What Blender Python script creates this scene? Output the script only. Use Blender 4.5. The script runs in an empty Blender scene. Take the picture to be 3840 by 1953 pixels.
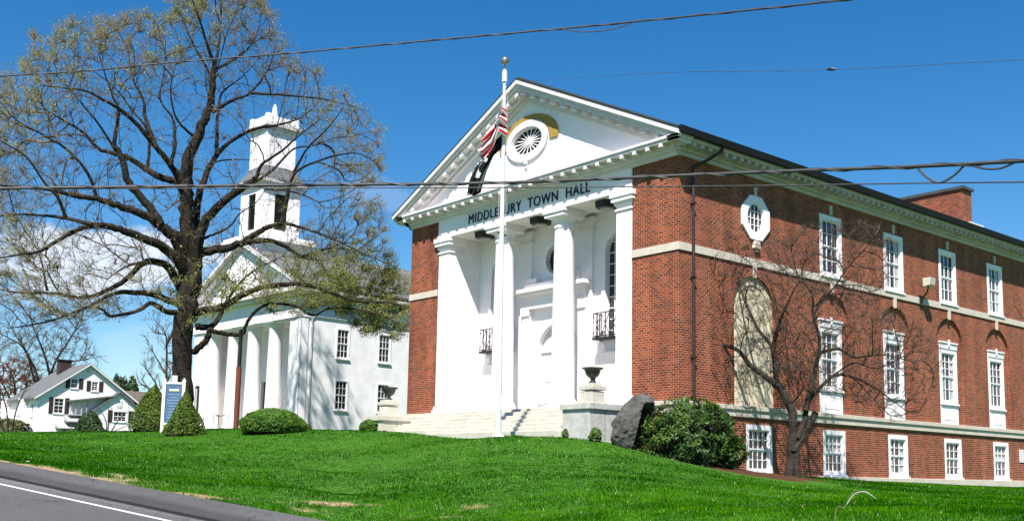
import bpy, bmesh, math, random
import numpy as np
from mathutils import Vector, kdtree
random.seed(7); RNG = np.random.default_rng(11)
# tuning values
SKYSAT, SKYVAL, SKYSTR, SUNSTR, EXPO = 1.38, .97, .075, 5.0, 1.0
CLOUDCOL = (7.5, 7.6, 8.0, 1)
NBLADE, NATT, LEAFK = 520000, 10500, .40
GR0, GR1, GR2 = (.004, .024, .001), (.019, .112, .0015), (.085, .24, .004)
scn = bpy.context.scene
COL = scn.collection
rad = math.radians

# ------------------------------------------------------------ camera
CAMP = np.array([22.7992, -26.4302, 1.6])
YAW, PITCH, ROLL, FPX, CYP = rad(-49.78), rad(7.31), rad(1.08), 3983.2, 1266.0
cyw, syw, cp, sp = math.cos(YAW), math.sin(YAW), math.cos(PITCH), math.sin(PITCH)
fwd = np.array([syw*cp, cyw*cp, sp]); rgt = np.array([cyw, -syw, 0.0]); upv = np.cross(rgt, fwd)
cr, sr = math.cos(ROLL), math.sin(ROLL)
ROT = np.array([rgt*cr + upv*sr, -rgt*sr + upv*cr, fwd])
cam = bpy.data.cameras.new('camera'); co = bpy.data.objects.new('camera', cam); COL.objects.link(co)
from mathutils import Matrix
M = Matrix.Identity(4)
for i in range(3):
    M[i][0] = ROT[0][i]; M[i][1] = ROT[1][i]; M[i][2] = -ROT[2][i]; M[i][3] = CAMP[i]
co.matrix_world = M
cam.sensor_width = 36; cam.lens = 36*FPX/3840
cam.shift_y = (CYP-976.5)/3840
cam.clip_start = 0.1; cam.clip_end = 3000
scn.camera = co

def ray(u, v): return ROT.T @ np.array([(u-1920)/FPX, -(v-CYP)/FPX, 1.0])
def D(u, v, d):
    r = ray(u, v); return CAMP + r*(d/math.hypot(r[0], r[1]))

# ------------------------------------------------------------ sky and sun
SUN = np.array([.435, -.555, 1.0]); SUN /= np.linalg.norm(SUN)
w = bpy.data.worlds.new('World'); scn.world = w; w.use_nodes = True
nt = w.node_tree; nt.nodes.clear()
def N(nt, t, **k):
    n = nt.nodes.new(t)
    for a, b in k.items(): setattr(n, a, b)
    return n
sky = N(nt, 'ShaderNodeTexSky', sky_type='NISHITA', sun_disc=False)
sky.sun_elevation = math.asin(SUN[2]); sky.sun_rotation = math.atan2(SUN[0], SUN[1])
sky.air_density = 1.0; sky.dust_density = 0.15; sky.ozone_density = 3.0; sky.altitude = 200
hsv = N(nt, 'ShaderNodeHueSaturation'); hsv.inputs['Saturation'].default_value = SKYSAT; hsv.inputs['Hue'].default_value = 0.5
hsv.inputs['Value'].default_value = SKYVAL
bg = N(nt, 'ShaderNodeBackground'); bg.inputs[1].default_value = SKYSTR
out = N(nt, 'ShaderNodeOutputWorld')
L = nt.links.new
L(sky.outputs[0], hsv.inputs['Color'])
# thin spring clouds low in the west, laid out by direction of the sky
tc = N(nt, 'ShaderNodeTexCoord')
cdir = ray(330, 940); cdir = cdir/np.linalg.norm(cdir)
def cloud(dirv, hx, hz, dens):
    dv = np.array(dirv)/np.linalg.norm(dirv)
    hr = np.array([dv[1], -dv[0], 0]); hr /= np.linalg.norm(hr); hu = np.cross(hr, dv)
    terms = []
    for ax, s in ((hr, hx), (hu, hz)):
        d = N(nt, 'ShaderNodeVectorMath', operation='DOT_PRODUCT'); d.inputs[1].default_value = tuple(ax)
        L(tc.outputs['Generated'], d.inputs[0])
        m = N(nt, 'ShaderNodeMath', operation='DIVIDE'); L(d.outputs['Value'], m.inputs[0]); m.inputs[1].default_value = s
        q = N(nt, 'ShaderNodeMath', operation='MULTIPLY'); L(m.outputs[0], q.inputs[0]); L(m.outputs[0], q.inputs[1])
        terms.append(q)
    a = N(nt, 'ShaderNodeMath', operation='ADD'); L(terms[0].outputs[0], a.inputs[0]); L(terms[1].outputs[0], a.inputs[1])
    sr_ = N(nt, 'ShaderNodeMath', operation='SQRT'); L(a.outputs[0], sr_.inputs[0])
    nz = N(nt, 'ShaderNodeTexNoise'); nz.inputs['Scale'].default_value = 14; nz.inputs['Detail'].default_value = 7; nz.inputs['Roughness'].default_value = .6
    mp = N(nt, 'ShaderNodeMapping'); mp.inputs['Scale'].default_value = (1, 1, 2.2); L(tc.outputs['Generated'], mp.inputs[0]); L(mp.outputs[0], nz.inputs['Vector'])
    nn = N(nt, 'ShaderNodeMath', operation='MULTIPLY_ADD'); L(nz.outputs[0], nn.inputs[0]); nn.inputs[1].default_value = -2.6; nn.inputs[2].default_value = 1.3
    s2 = N(nt, 'ShaderNodeMath', operation='ADD'); L(sr_.outputs[0], s2.inputs[0]); L(nn.outputs[0], s2.inputs[1])
    mr = N(nt, 'ShaderNodeMapRange', interpolation_type='SMOOTHSTEP'); L(s2.outputs[0], mr.inputs[0])
    mr.inputs[1].default_value = 1.15; mr.inputs[2].default_value = .55; mr.inputs[3].default_value = 0; mr.inputs[4].default_value = dens
    dd = N(nt, 'ShaderNodeVectorMath', operation='DOT_PRODUCT'); dd.inputs[1].default_value = tuple(dv); L(tc.outputs['Generated'], dd.inputs[0])
    gt = N(nt, 'ShaderNodeMath', operation='GREATER_THAN'); L(dd.outputs['Value'], gt.inputs[0]); gt.inputs[1].default_value = 0
    mu = N(nt, 'ShaderNodeMath', operation='MULTIPLY'); L(mr.outputs[0], mu.inputs[0]); L(gt.outputs[0], mu.inputs[1])
    return mu
prev = hsv.outputs[0]
for c_ in (cloud(ray(340, 985), .105, .036, .72), cloud(ray(1420, 720), .035, .018, .12), cloud(ray(560, 1330), .05, .03, .10)):
    mx = N(nt, 'ShaderNodeMixRGB'); L(c_.outputs[0], mx.inputs[0]); L(prev, mx.inputs[1]); mx.inputs[2].default_value = CLOUDCOL
    prev = mx.outputs[0]
L(prev, bg.inputs[0]); L(bg.outputs[0], out.inputs[0])
sl = bpy.data.lights.new('sun', 'SUN'); sl.energy = SUNSTR; sl.angle = rad(.5); sl.color = (1, .955, .89)
so = bpy.data.objects.new('sun', sl); COL.objects.link(so)
so.rotation_euler = Vector(-SUN).to_track_quat('-Z', 'Y').to_euler()
scn.view_settings.view_transform = 'Standard'; scn.view_settings.look = 'None'
scn.view_settings.exposure = EXPO; scn.view_settings.gamma = 1.0

# ------------------------------------------------------------ materials
def mat(name, col, rough=.7, spec=.3, metal=0, noise=0, nscale=3, bump=0, bscale=20, attr=None, ramp=None, trans=0):
    m = bpy.data.materials.new(name); m.use_nodes = True; t = m.node_tree; b = t.nodes['Principled BSDF']
    b.inputs['Roughness'].default_value = rough; b.inputs['Metallic'].default_value = metal
    b.inputs['Specular IOR Level'].default_value = spec
    b.inputs['Base Color'].default_value = (*col, 1)
    l = t.links.new
    g = N(t, 'ShaderNodeNewGeometry')
    src = None
    if attr:
        at = N(t, 'ShaderNodeAttribute', attribute_name=attr); cr_ = N(t, 'ShaderNodeValToRGB')
        cr_.color_ramp.elements.remove(cr_.color_ramp.elements[1])
        for i, (p, c) in enumerate(ramp):
            e = cr_.color_ramp.elements[0] if i == 0 else cr_.color_ramp.elements.new(p)
            e.position = p; e.color = (*c, 1)
        l(at.outputs['Fac'], cr_.inputs[0]); src = cr_.outputs[0]
    if noise:
        nz = N(t, 'ShaderNodeTexNoise'); nz.inputs['Scale'].default_value = nscale; nz.inputs['Detail'].default_value = 6; nz.inputs['Roughness'].default_value = .65
        l(g.outputs['Position'], nz.inputs['Vector'])
        mr = N(t, 'ShaderNodeMapRange'); l(nz.outputs[0], mr.inputs[0]); mr.inputs[1].default_value = .25; mr.inputs[2].default_value = .75
        mr.inputs[3].default_value = 1-noise; mr.inputs[4].default_value = 1+noise*.6
        mx = N(t, 'ShaderNodeMixRGB', blend_type='MULTIPLY'); mx.inputs[0].default_value = 1
        if src: l(src, mx.inputs[1])
        else: mx.inputs[1].default_value = (*col, 1)
        l(mr.outputs[0], mx.inputs[2]); src = mx.outputs[0]
    if src: l(src, b.inputs['Base Color'])
    if bump:
        n2 = N(t, 'ShaderNodeTexNoise'); n2.inputs['Scale'].default_value = bscale; n2.inputs['Detail'].default_value = 5
        l(g.outputs['Position'], n2.inputs['Vector'])
        bp_ = N(t, 'ShaderNodeBump'); bp_.inputs['Strength'].default_value = bump; bp_.inputs['Distance'].default_value = .05
        l(n2.outputs[0], bp_.inputs['Height']); l(bp_.outputs[0], b.inputs['Normal'])
    if trans:
        tr = N(t, 'ShaderNodeBsdfTranslucent'); ms = N(t, 'ShaderNodeMixShader'); ms.inputs[0].default_value = trans
        if src: l(src, tr.inputs[0])
        else: tr.inputs[0].default_value = (*col, 1)
        l(b.outputs[0], ms.inputs[1]); l(tr.outputs[0], ms.inputs[2]); l(ms.outputs[0], t.nodes['Material Output'].inputs[0])
    return m

def brick_mat(name, tone=1.0, swap=False):
    m = bpy.data.materials.new(name); m.use_nodes = True; t = m.node_tree; b = t.nodes['Principled BSDF']; l = t.links.new
    b.inputs['Roughness'].default_value = .85; b.inputs['Specular IOR Level'].default_value = .2
    g = N(t, 'ShaderNodeNewGeometry'); s = N(t, 'ShaderNodeSeparateXYZ'); l(g.outputs['Position'], s.inputs[0])
    a = N(t, 'ShaderNodeMath', operation='ADD'); l(s.outputs[0], a.inputs[0]); l(s.outputs[1], a.inputs[1])
    # slight waver of the courses
    c = N(t, 'ShaderNodeCombineXYZ'); l(a.outputs[0], c.inputs[0]); l(s.outputs[2], c.inputs[1])
    wz = N(t, 'ShaderNodeTexNoise'); wz.inputs['Scale'].default_value = 1.1; l(c.outputs[0], wz.inputs['Vector'])
    wv = N(t, 'ShaderNodeVectorMath', operation='MULTIPLY_ADD'); l(wz.outputs['Color'], wv.inputs[0]); wv.inputs[1].default_value = (.02, .05, 0); l(c.outputs[0], wv.inputs[2])
    br = N(t, 'ShaderNodeTexBrick'); l(wv.outputs[0], br.inputs['Vector'])
    br.inputs['Scale'].default_value = 1; br.inputs['Brick Width'].default_value = .22; br.inputs['Row Height'].default_value = .082
    br.inputs['Mortar Size'].default_value = .0078; br.inputs['Mortar Smooth'].default_value = .12; br.inputs['Bias'].default_value = -.1
    br.inputs['Color1'].default_value = (.270*tone, .052*tone, .016*tone, 1); br.inputs['Color2'].default_value = (.075*tone, .016*tone, .008*tone, 1)
    br.inputs['Mortar'].default_value = (.43, .25, .175, 1)
    nz = N(t, 'ShaderNodeTexNoise'); nz.inputs['Scale'].default_value = .7; nz.inputs['Detail'].default_value = 5; l(c.outputs[0], nz.inputs['Vector'])
    stv = N(t, 'ShaderNodeMapping'); stv.inputs['Scale'].default_value = (2.2, .35, 1); l(c.outputs[0], stv.inputs[0]); l(stv.outputs[0], nz.inputs['Vector'])
    mr = N(t, 'ShaderNodeMapRange'); l(nz.outputs[0], mr.inputs[0]); mr.inputs[1].default_value = .3; mr.inputs[2].default_value = .7; mr.inputs[3].default_value = .68; mr.inputs[4].default_value = 1.25
    mx = N(t, 'ShaderNodeMixRGB', blend_type='MULTIPLY'); mx.inputs[0].default_value = 1; l(br.outputs[0], mx.inputs[1]); l(mr.outputs[0], mx.inputs[2])
    # pale lime bloom
    n3 = N(t, 'ShaderNodeTexNoise'); n3.inputs['Scale'].default_value = 2.3; n3.inputs['Detail'].default_value = 6; l(c.outputs[0], n3.inputs['Vector'])
    m3 = N(t, 'ShaderNodeMapRange'); l(n3.outputs[0], m3.inputs[0]); m3.inputs[1].default_value = .56; m3.inputs[2].default_value = .76; m3.inputs[3].default_value = 0; m3.inputs[4].default_value = .16
    mx2 = N(t, 'ShaderNodeMixRGB'); l(m3.outputs[0], mx2.inputs[0]); l(mx.outputs[0], mx2.inputs[1]); mx2.inputs[2].default_value = (.38, .24, .19, 1)
    l(mx2.outputs[0], b.inputs['Base Color'])
    bp_ = N(t, 'ShaderNodeBump'); bp_.inputs['Strength'].default_value = .5; bp_.inputs['Distance'].default_value = .008; bp_.invert = True
    l(br.outputs['Fac'], bp_.inputs['Height']); l(bp_.outputs[0], b.inputs['Normal'])
    return m

def clap_mat():
    m = bpy.data.materials.new('white_clapboard'); m.use_nodes = True; t = m.node_tree; b = t.nodes['Principled BSDF']; l = t.links.new
    b.inputs['Roughness'].default_value = .6
    g = N(t, 'ShaderNodeNewGeometry'); s = N(t, 'ShaderNodeSeparateXYZ'); l(g.outputs['Position'], s.inputs[0])
    d = N(t, 'ShaderNodeMath', operation='MULTIPLY'); l(s.outputs[2], d.inputs[0]); d.inputs[1].default_value = 1/.13
    f = N(t, 'ShaderNodeMath', operation='FRACT'); l(d.outputs[0], f.inputs[0])
    nz = N(t, 'ShaderNodeTexNoise'); nz.inputs['Scale'].default_value = 1.3; nz.inputs['Detail'].default_value = 5; l(g.outputs['Position'], nz.inputs['Vector'])
    cr_ = N(t, 'ShaderNodeValToRGB'); cr_.color_ramp.elements[0].position = .3; cr_.color_ramp.elements[0].color = (.72, .69, .69, 1)
    cr_.color_ramp.elements[1].position = .6; cr_.color_ramp.elements[1].color = (.84, .80, .80, 1); l(nz.outputs[0], cr_.inputs[0]); l(cr_.outputs[0], b.inputs['Base Color'])
    bp_ = N(t, 'ShaderNodeBump'); bp_.inputs['Strength'].default_value = .25; bp_.inputs['Distance'].default_value = .012
    l(f.outputs[0], bp_.inputs['Height']); l(bp_.outputs[0], b.inputs['Normal'])
    return m

BRICK = brick_mat('red_brick')
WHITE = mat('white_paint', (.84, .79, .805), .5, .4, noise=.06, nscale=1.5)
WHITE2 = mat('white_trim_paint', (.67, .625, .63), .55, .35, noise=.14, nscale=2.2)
STONE = mat('cream_limestone', (.57, .50, .42), .85, .2, noise=.16, nscale=2.5, bump=.3, bscale=30)
PANEL = mat('cream_stucco_panel', (.70, .60, .44), .85, .2, noise=.10, nscale=1.5)
ASHLAR = mat('pale_ashlar', (.50, .47, .40), .85, .2, noise=.22, nscale=1.6, bump=.3, bscale=18)
CONC = mat('grey_stone', (.46, .45, .42), .85, .2, noise=.3, nscale=3.5, bump=.3, bscale=15)
BLACK = mat('black_iron', (.012, .011, .010), .45, .4)
WHITE3 = mat('shaded_eaves_paint', (.53, .465, .47), .65, .3, noise=.25, nscale=1.5)  # darker copy of the trim paint; eaves shade put into the colour
GUTTER = mat('dark_bronze_gutter', (.009, .008, .008), .6, .25, noise=.4, nscale=4)
LETTER = mat('black_letter_paint', (.012, .012, .015), .5, .3)
ROOFM = mat('dark_slate_roof', (.06, .065, .065), .8, .3, noise=.4, nscale=3)
ROOFG = mat('grey_shingle_roof', (.125, .130, .135), .85, .2, noise=.25, nscale=2.5, bump=.4, bscale=10)
ROOFB = mat('brown_shingle_roof', (.115, .095, .075), .9, .2, noise=.3, nscale=2)
CLAP = clap_mat()
GOLD = mat('gold_brick', (.36, .23, .05), .7, .3, noise=.3, nscale=12, bump=.4, bscale=14)
BRONZE = mat('urn_bronze', (.06, .065, .055), .5, .5, .3, noise=.4, nscale=8)
POLEM = mat('white_metal_pole', (.66, .66, .67), .35, .5, noise=.1, nscale=5)
ROPE = mat('pale_rope', (.45, .42, .36), .9)
SHUT = mat('dark_shutter_paint', (.035, .022, .018), .6, .3)
RUST = mat('rust_brown_post_paint', (.15, .04, .022), .7, .3, noise=.35, nscale=9)
CHIMB = brick_mat('weathered_brick', .95)
BARK = mat('dark_furrowed_bark', (.034, .027, .021), .95, .1, noise=.55, nscale=5, bump=1.0, bscale=9)
TWIG = mat('brown_twig_bark', (.105, .078, .058), .9, .1, noise=.4, nscale=2)
BARK2 = mat('grey_brown_bark', (.045, .037, .031), .95, .1, noise=.5, nscale=6, bump=.8, bscale=14)
TWIG2 = mat('red_brown_twig', (.085, .062, .050), .9, .1, noise=.35, nscale=2)
TWIGR = mat('russet_twig', (.17, .060, .040), .9, .1, noise=.3, nscale=1)
def leafmat(name, ramp, rough=.55, trans=.25): return mat(name, (.1, .2, .03), rough, .3, attr='rnd', ramp=ramp, trans=trans)
TWIGL = mat('pale_olive_shoots', (.26, .22, .12), .9, .1, noise=.3, nscale=1.2)
BUD = leafmat('spring_bud_leaf', [(0, (.15, .17, .03)), (.5, (.26, .29, .06)), (1, (.42, .42, .17))], trans=.4)
BUDY = leafmat('pale_catkin', [(0, (.22, .19, .09)), (1, (.38, .34, .17))], trans=.35)
ARB = leafmat('arborvitae_leaf', [(0, (.028, .060, .005)), (.5, (.070, .125, .010)), (1, (.13, .19, .018))])
BOX = leafmat('mound_shrub_leaf', [(0, (.022, .065, .004)), (.5, (.055, .135, .008)), (1, (.11, .21, .018))])
RHO = leafmat('rhododendron_leaf', [(0, (.010, .028, .005)), (.5, (.035, .085, .010)), (.85, (.10, .18, .022)), (1, (.24, .25, .10))], rough=.48)
DARKG = leafmat('dark_evergreen_leaf', [(0, (.012, .03, .008)), (1, (.045, .09, .02))])
SHADE = mat('shaded_shrub_core', (.020, .018, .012), .95, .05)  # near-black core colour, stands for the shade inside the shrubs
GLASS = mat('dark_window_glass', (.012, .016, .020), .04, .9, noise=.5, nscale=2.5, bump=.10, bscale=2.2)
CURT = mat('pale_curtain', (.42, .42, .40), .8, .2)
ROCK = mat('dark_weathered_rock', (.082, .080, .074), .9, .25, noise=.6, nscale=3.2, bump=1.0, bscale=5)
MULCH = mat('brown_bark_mulch', (.075, .036, .019), .95, .1, noise=.5, nscale=9, bump=1, bscale=12)
WIREM = mat('weathered_cable', (.065, .06, .062), .5, .4, noise=.4, nscale=6)
SIGNB = mat('blue_sign_face', (.060, .12, .22), .5, .4, noise=.35, nscale=4)

# ------------------------------------------------------------ mesh helpers
ROOTLOC = {}
class MB:
    def __init__(s, T=None): s.v = []; s.f = []; s.mi = []; s.T = T; s.smooth = False
    def pt(s, p):
        s.v.append(tuple(s.T(*p)) if s.T else tuple(p)); return len(s.v)-1
    def face(s, ids, m=0): s.f.append(tuple(ids)); s.mi.append(m)
    def hexa(s, P, m=0):   # P: 8 pts, bottom 4 then top 4
        i = [s.pt(p) for p in P]
        for q in ((3, 2, 1, 0), (4, 5, 6, 7), (0, 1, 5, 4), (1, 2, 6, 5), (2, 3, 7, 6), (3, 0, 4, 7)): s.face([i[k] for k in q], m)
    def box(s, a0, a1, b0, b1, c0, c1, m=0):
        s.hexa([(a0, b0, c0), (a1, b0, c0), (a1, b1, c0), (a0, b1, c0), (a0, b0, c1), (a1, b0, c1), (a1, b1, c1), (a0, b1, c1)], m)
    def prism(s, pts, c0, c1, m=0, f=lambda a, b, c: (a, b, c)):
        n = len(pts); lo = [s.pt(f(a, b, c0)) for a, b in pts]; hi = [s.pt(f(a, b, c1)) for a, b in pts]
        s.face(lo[::-1], m); s.face(hi, m)
        for i in range(n): s.face((lo[i], lo[(i+1) % n], hi[(i+1) % n], hi[i]), m)
    def ring(s, pin, pout, c0, c1, m=0, closed=True):
        n = len(pin); A = [s.pt((*p, c0)) for p in pin]; B = [s.pt((*p, c0)) for p in pout]
        A1 = [s.pt((*p, c1)) for p in pin]; B1 = [s.pt((*p, c1)) for p in pout]
        for i in range(n if closed else n-1):
            j = (i+1) % n
            s.face((A[i], A[j], B[j], B[i]), m); s.face((A1[i], B1[i], B1[j], A1[j]), m)
            s.face((A[i], A1[i], A1[j], A[j]), m); s.face((B[i], B[j], B1[j], B1[i]), m)
        if not closed:
            for i in (0, n-1): s.face((A[i], B[i], B1[i], A1[i]), m)
    def lathe(s, prof, c, n=24, m=0, rot=0):
        rows = []
        for r, z in prof:
            rows.append([s.pt((c[0]+r*math.cos(2*math.pi*k/n+rot), c[1]+r*math.sin(2*math.pi*k/n+rot), c[2]+z)) for k in range(n)])
        for a, b in zip(rows, rows[1:]):
            for k in range(n): s.face((a[k], a[(k+1) % n], b[(k+1) % n], b[k]), m)
        s.face(rows[0][::-1], m); s.face(rows[-1], m)
    def tube(s, pts, rr, n=8, m=0):
        P = [np.array(p, float) for p in pts]; k = len(P)
        if not hasattr(rr, '__len__'): rr = [rr]*k
        ref = np.array([.31, .17, .93]); rows = []
        for i in range(k):
            d = P[min(i+1, k-1)]-P[max(i-1, 0)]; d /= np.linalg.norm(d)+1e-9
            a = ref-d*(ref@d)
            if np.linalg.norm(a) < .1: a = np.array([1., 0, 0])-d*d[0]
            a /= np.linalg.norm(a); ref = a; b = np.cross(d, a)
            rows.append([s.pt(P[i]+rr[i]*(a*math.cos(2*math.pi*q/n)+b*math.sin(2*math.pi*q/n))) for q in range(n)])
        for a, b in zip(rows, rows[1:]):
            for q in range(n): s.face((a[q], a[(q+1) % n], b[(q+1) % n], b[q]), m)
        s.face(rows[0][::-1], m); s.face(rows[-1], m)
    def filled(s, outer, holes, depth, m=0):
        """flat wall in (a,b) at c=0 with openings and reveals back to c=-depth"""
        bm = bmesh.new(); loops = [outer]+holes
        for lp in loops:
            vs = [bm.verts.new((a, b, 0)) for a, b in lp]
            for i in range(len(vs)): bm.edges.new((vs[i], vs[(i+1) % len(vs)]))
        bmesh.ops.triangle_fill(bm, use_beauty=True, use_dissolve=False, edges=bm.edges[:])
        bm.verts.index_update(); base = len(s.v)
        for v in bm.verts: s.pt((v.co.x, v.co.y, 0))
        fl = sum(1 for f in bm.faces if f.normal.z < 0) > len(bm.faces)/2
        for f in bm.faces:
            ids = [base+v.index for v in f.verts]; s.face(ids if f.normal.z > 0 else ids[::-1], m)
        bm.free()
        for h in holes:
            n = len(h); A = [s.pt((a, b, 0)) for a, b in h]; B = [s.pt((a, b, -depth)) for a, b in h]
            for i in range(n): s.face((A[i], A[(i+1) % n], B[(i+1) % n], B[i]), m)
    def build(s, name, mats, parent=None, smooth=False, recalc=True, bevel=0):
        if not isinstance(mats, (list, tuple)): mats = [mats]
        root = ROOTLOC.get(parent.name) if parent else None
        V = np.array(s.v, float).reshape(-1, 3)
        if root is not None: V = V-root
        me = bpy.data.meshes.new(name); me.from_pydata(V.tolist(), [], s.f)
        for x in mats: me.materials.append(x)
        me.polygons.foreach_set('material_index', s.mi)
        if recalc:
            bm = bmesh.new(); bm.from_mesh(me); bmesh.ops.recalc_face_normals(bm, faces=bm.faces[:]); bm.to_mesh(me); bm.free()
        if smooth: me.polygons.foreach_set('use_smooth', [True]*len(me.polygons))
        o = bpy.data.objects.new(name, me); COL.objects.link(o)
        if smooth and len(me.polygons) < 20000: 
            me.update()
            try: me.set_sharp_from_angle(angle=rad(40))
            except Exception: pass
        if parent: o.parent = parent; ROOTLOC[o.name] = root
        else: ROOTLOC[o.name] = np.zeros(3)
        if bevel:
            b = o.modifiers.new('bevel', 'BEVEL'); b.width = bevel; b.segments = 2; b.limit_method = 'ANGLE'
        return o

def tag(o, label=None, cat=None, group=None, kind=None):
    if label: o['label'] = label
    if cat: o['category'] = cat
    if group: o['group'] = group
    if kind: o['kind'] = kind
    return o
def empty(name, loc, label, cat, group=None):
    o = bpy.data.objects.new(name, None); COL.objects.link(o); o.location = tuple(float(q) for q in loc); o.empty_display_size = .3
    ROOTLOC[o.name] = np.array(loc, float); tag(o, label, cat, group); return o

def fast_mesh(name, V, F, mats, parent=None, attr=None, mi=None, smooth=False):
    """V (n,3), F (m,k) arrays of faces with the same number of corners"""
    root = ROOTLOC.get(parent.name) if parent else np.zeros(3)
    V = np.asarray(V, float)-root; F = np.asarray(F)
    me = bpy.data.meshes.new(name); me.vertices.add(len(V)); me.vertices.foreach_set('co', V.ravel())
    k = F.shape[1]; me.loops.add(F.size); me.loops.foreach_set('vertex_index', F.ravel().astype(np.int32))
    me.polygons.add(len(F)); me.polygons.foreach_set('loop_start', (np.arange(len(F))*k).astype(np.int32))
    if not isinstance(mats, (list, tuple)): mats = [mats]
    for x in mats: me.materials.append(x)
    if mi is not None: me.polygons.foreach_set('material_index', np.asarray(mi, np.int32))
    if attr is not None:
        for an, av in attr.items():
            a = me.attributes.new(an, 'FLOAT', 'POINT'); a.data.foreach_set('value', np.asarray(av, np.float32))
    if smooth: me.polygons.foreach_set('use_smooth', np.ones(len(F), bool))
    me.update(calc_edges=True); me.validate()
    o = bpy.data.objects.new(name, me); COL.objects.link(o)
    if parent: o.parent = parent
    ROOTLOC[o.name] = root
    return o

def wallframe(o, ux, n):
    o = np.array(o, float); ux = np.array(ux, float); n = np.array(n, float)
    return lambda p, z, d: o+ux*p+n*d+np.array([0, 0, z])
def arc(cx, cz, rx, rz, a0, a1, n):
    return [(cx+rx*math.cos(rad(a0+(a1-a0)*i/n)), cz+rz*math.sin(rad(a0+(a1-a0)*i/n))) for i in range(n+1)]
def rect(a0, a1, b0, b1): return [(a0, b0), (a1, b0), (a1, b1), (a0, b1)]
def archpts(c, z0, zs, r, n=16, rz=None):
    return [(c-r, z0), (c+r, z0)]+arc(c, zs, r, rz or r, 0, 180, n)

# ------------------------------------------------------------ ground
ED, EL = np.array([math.sin(rad(-97)), math.cos(rad(-97))]), None
EL = np.array([ED[1], -ED[0]])
def sl_of(x, y):
    dx, dy = x-CAMP[0], y-CAMP[1]; return dx*ED[0]+dy*ED[1], dx*EL[0]+dy*EL[1]
def zroad(s):
    s = np.asarray(s, float)
    return np.where(s > 35, 2.38+.02*(s-35), np.where(s < -30, -2.04+.01*(s+30), .068*s))
EDGE = 9.8
def xy_of(s, l): return CAMP[0]+s*ED[0]+l*EL[0], CAMP[1]+s*ED[1]+l*EL[1]
ctrl = []
def cp_(p): ctrl.append(tuple(p))
for s_ in list(range(-90, 150, 6)): cp_((*xy_of(s_, EDGE), float(zroad(s_))-.03))
crest = [(-300, 1645, 50), (0, 1640, 50), (200, 1638, 50), (400, 1636, 50), (600, 1620, 51), (700, 1612, 52), (900, 1608, 50), (1100, 1612, 47),
 (1300, 1614, 44), (1452, 1620, 41.5), (1868, 1640, 34.5), (2125, 1644, 35), (2260, 1654, 33.5), (2400, 1692, 33), (2550, 1728, 32.5),
 (2700, 1762, 33), (2860, 1787, 36), (3000, 1795, 37), (3435, 1814, 44), (3840, 1834, 50), (4200, 1846, 50)]
def edge_pt(u):
    """where the sight column u meets the road edge (s,l) line"""
    h = ray(u, 1750)[:2]; h = h/np.hypot(*h); d = EDGE/(h@EL); return d, d*(h@ED)
for u, v, d in crest:
    cp_(D(u, v, d))
    if u < 1150:
        dn, s_ = edge_pt(u); zn = float(zroad(s_)); h = ray(u, 1750)[:2]; h /= np.hypot(*h)
        zf = D(u, v, d)[2]; en, ef = (zn-1.6)/dn, (zf-1.6)/d
        for t in (.3, .55, .8):
            e = en+(ef-en)*t; dd = dn*(d/dn)**t; cp_((CAMP[0]+h[0]*dd, CAMP[1]+h[1]*dd, 1.6+e*dd))
    else:
        h = ray(u, 1750)[:2]; h /= np.hypot(*h); dn = (EDGE+1.9)/(h@EL); vn = 1965
        zn = D(u, vn, dn)[2]; cp_((CAMP[0]+h[0]*dn, CAMP[1]+h[1]*dn, zn))
        en, ef = (zn-1.6)/dn, (D(u, v, d)[2]-1.6)/d
        for t in (.3, .55, .8):
            e = en+(ef-en)*t; dd = dn*(d/dn)**t; cp_((CAMP[0]+h[0]*dd, CAMP[1]+h[1]*dd, 1.6+e*dd))
for p in ((0, 8, 1.66), (0, 12, 1.55), (0, 20, 1.45), (0, 31, 1.4), (-8, 15, 2), (-15.4, 5, 2.9), (-15.4, 25, 2), (25, 12, 1.2), (22, 30, 1.1), (45, 0, .8),
          (-36.7, 6.4, 4.0), (-51, 5.6, 3.9), (-37, 25, 3.9), (-52, 25, 3.8), (-27.7, -4.64, 3.42), (-60, -2, 3.35), (-75, 2, 3.3), (-87, 5, 3.4), (-87, 18, 3.5), (-100, 10, 3.4)): cp_(p)
for k in range(16): cp_((200*math.cos(k*math.pi/8), 200*math.sin(k*math.pi/8), 2.5 if math.sin(k*math.pi/8) > -.2 else 1))
CT = np.array(ctrl, float)
_d = np.linalg.norm(CT[:, None, :2]-CT[None, :, :2], axis=2)
_A = np.zeros((len(CT)+1,)*2); _A[:-1, :-1] = -_d-np.eye(len(CT))*.02; _A[:-1, -1] = 1; _A[-1, :-1] = 1
_W = np.linalg.solve(_A, np.append(CT[:, 2], 0))
def G(x, y):
    x = np.atleast_1d(np.asarray(x, float)); y = np.atleast_1d(np.asarray(y, float)); z = np.empty(len(x))
    for i in range(0, len(x), 20000):
        d = np.hypot(x[i:i+20000, None]-CT[None, :, 0], y[i:i+20000, None]-CT[None, :, 1]); z[i:i+20000] = -d@_W[:-1]+_W[-1]
    return z
def g1(x, y): return float(G(x, y)[0])

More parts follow.
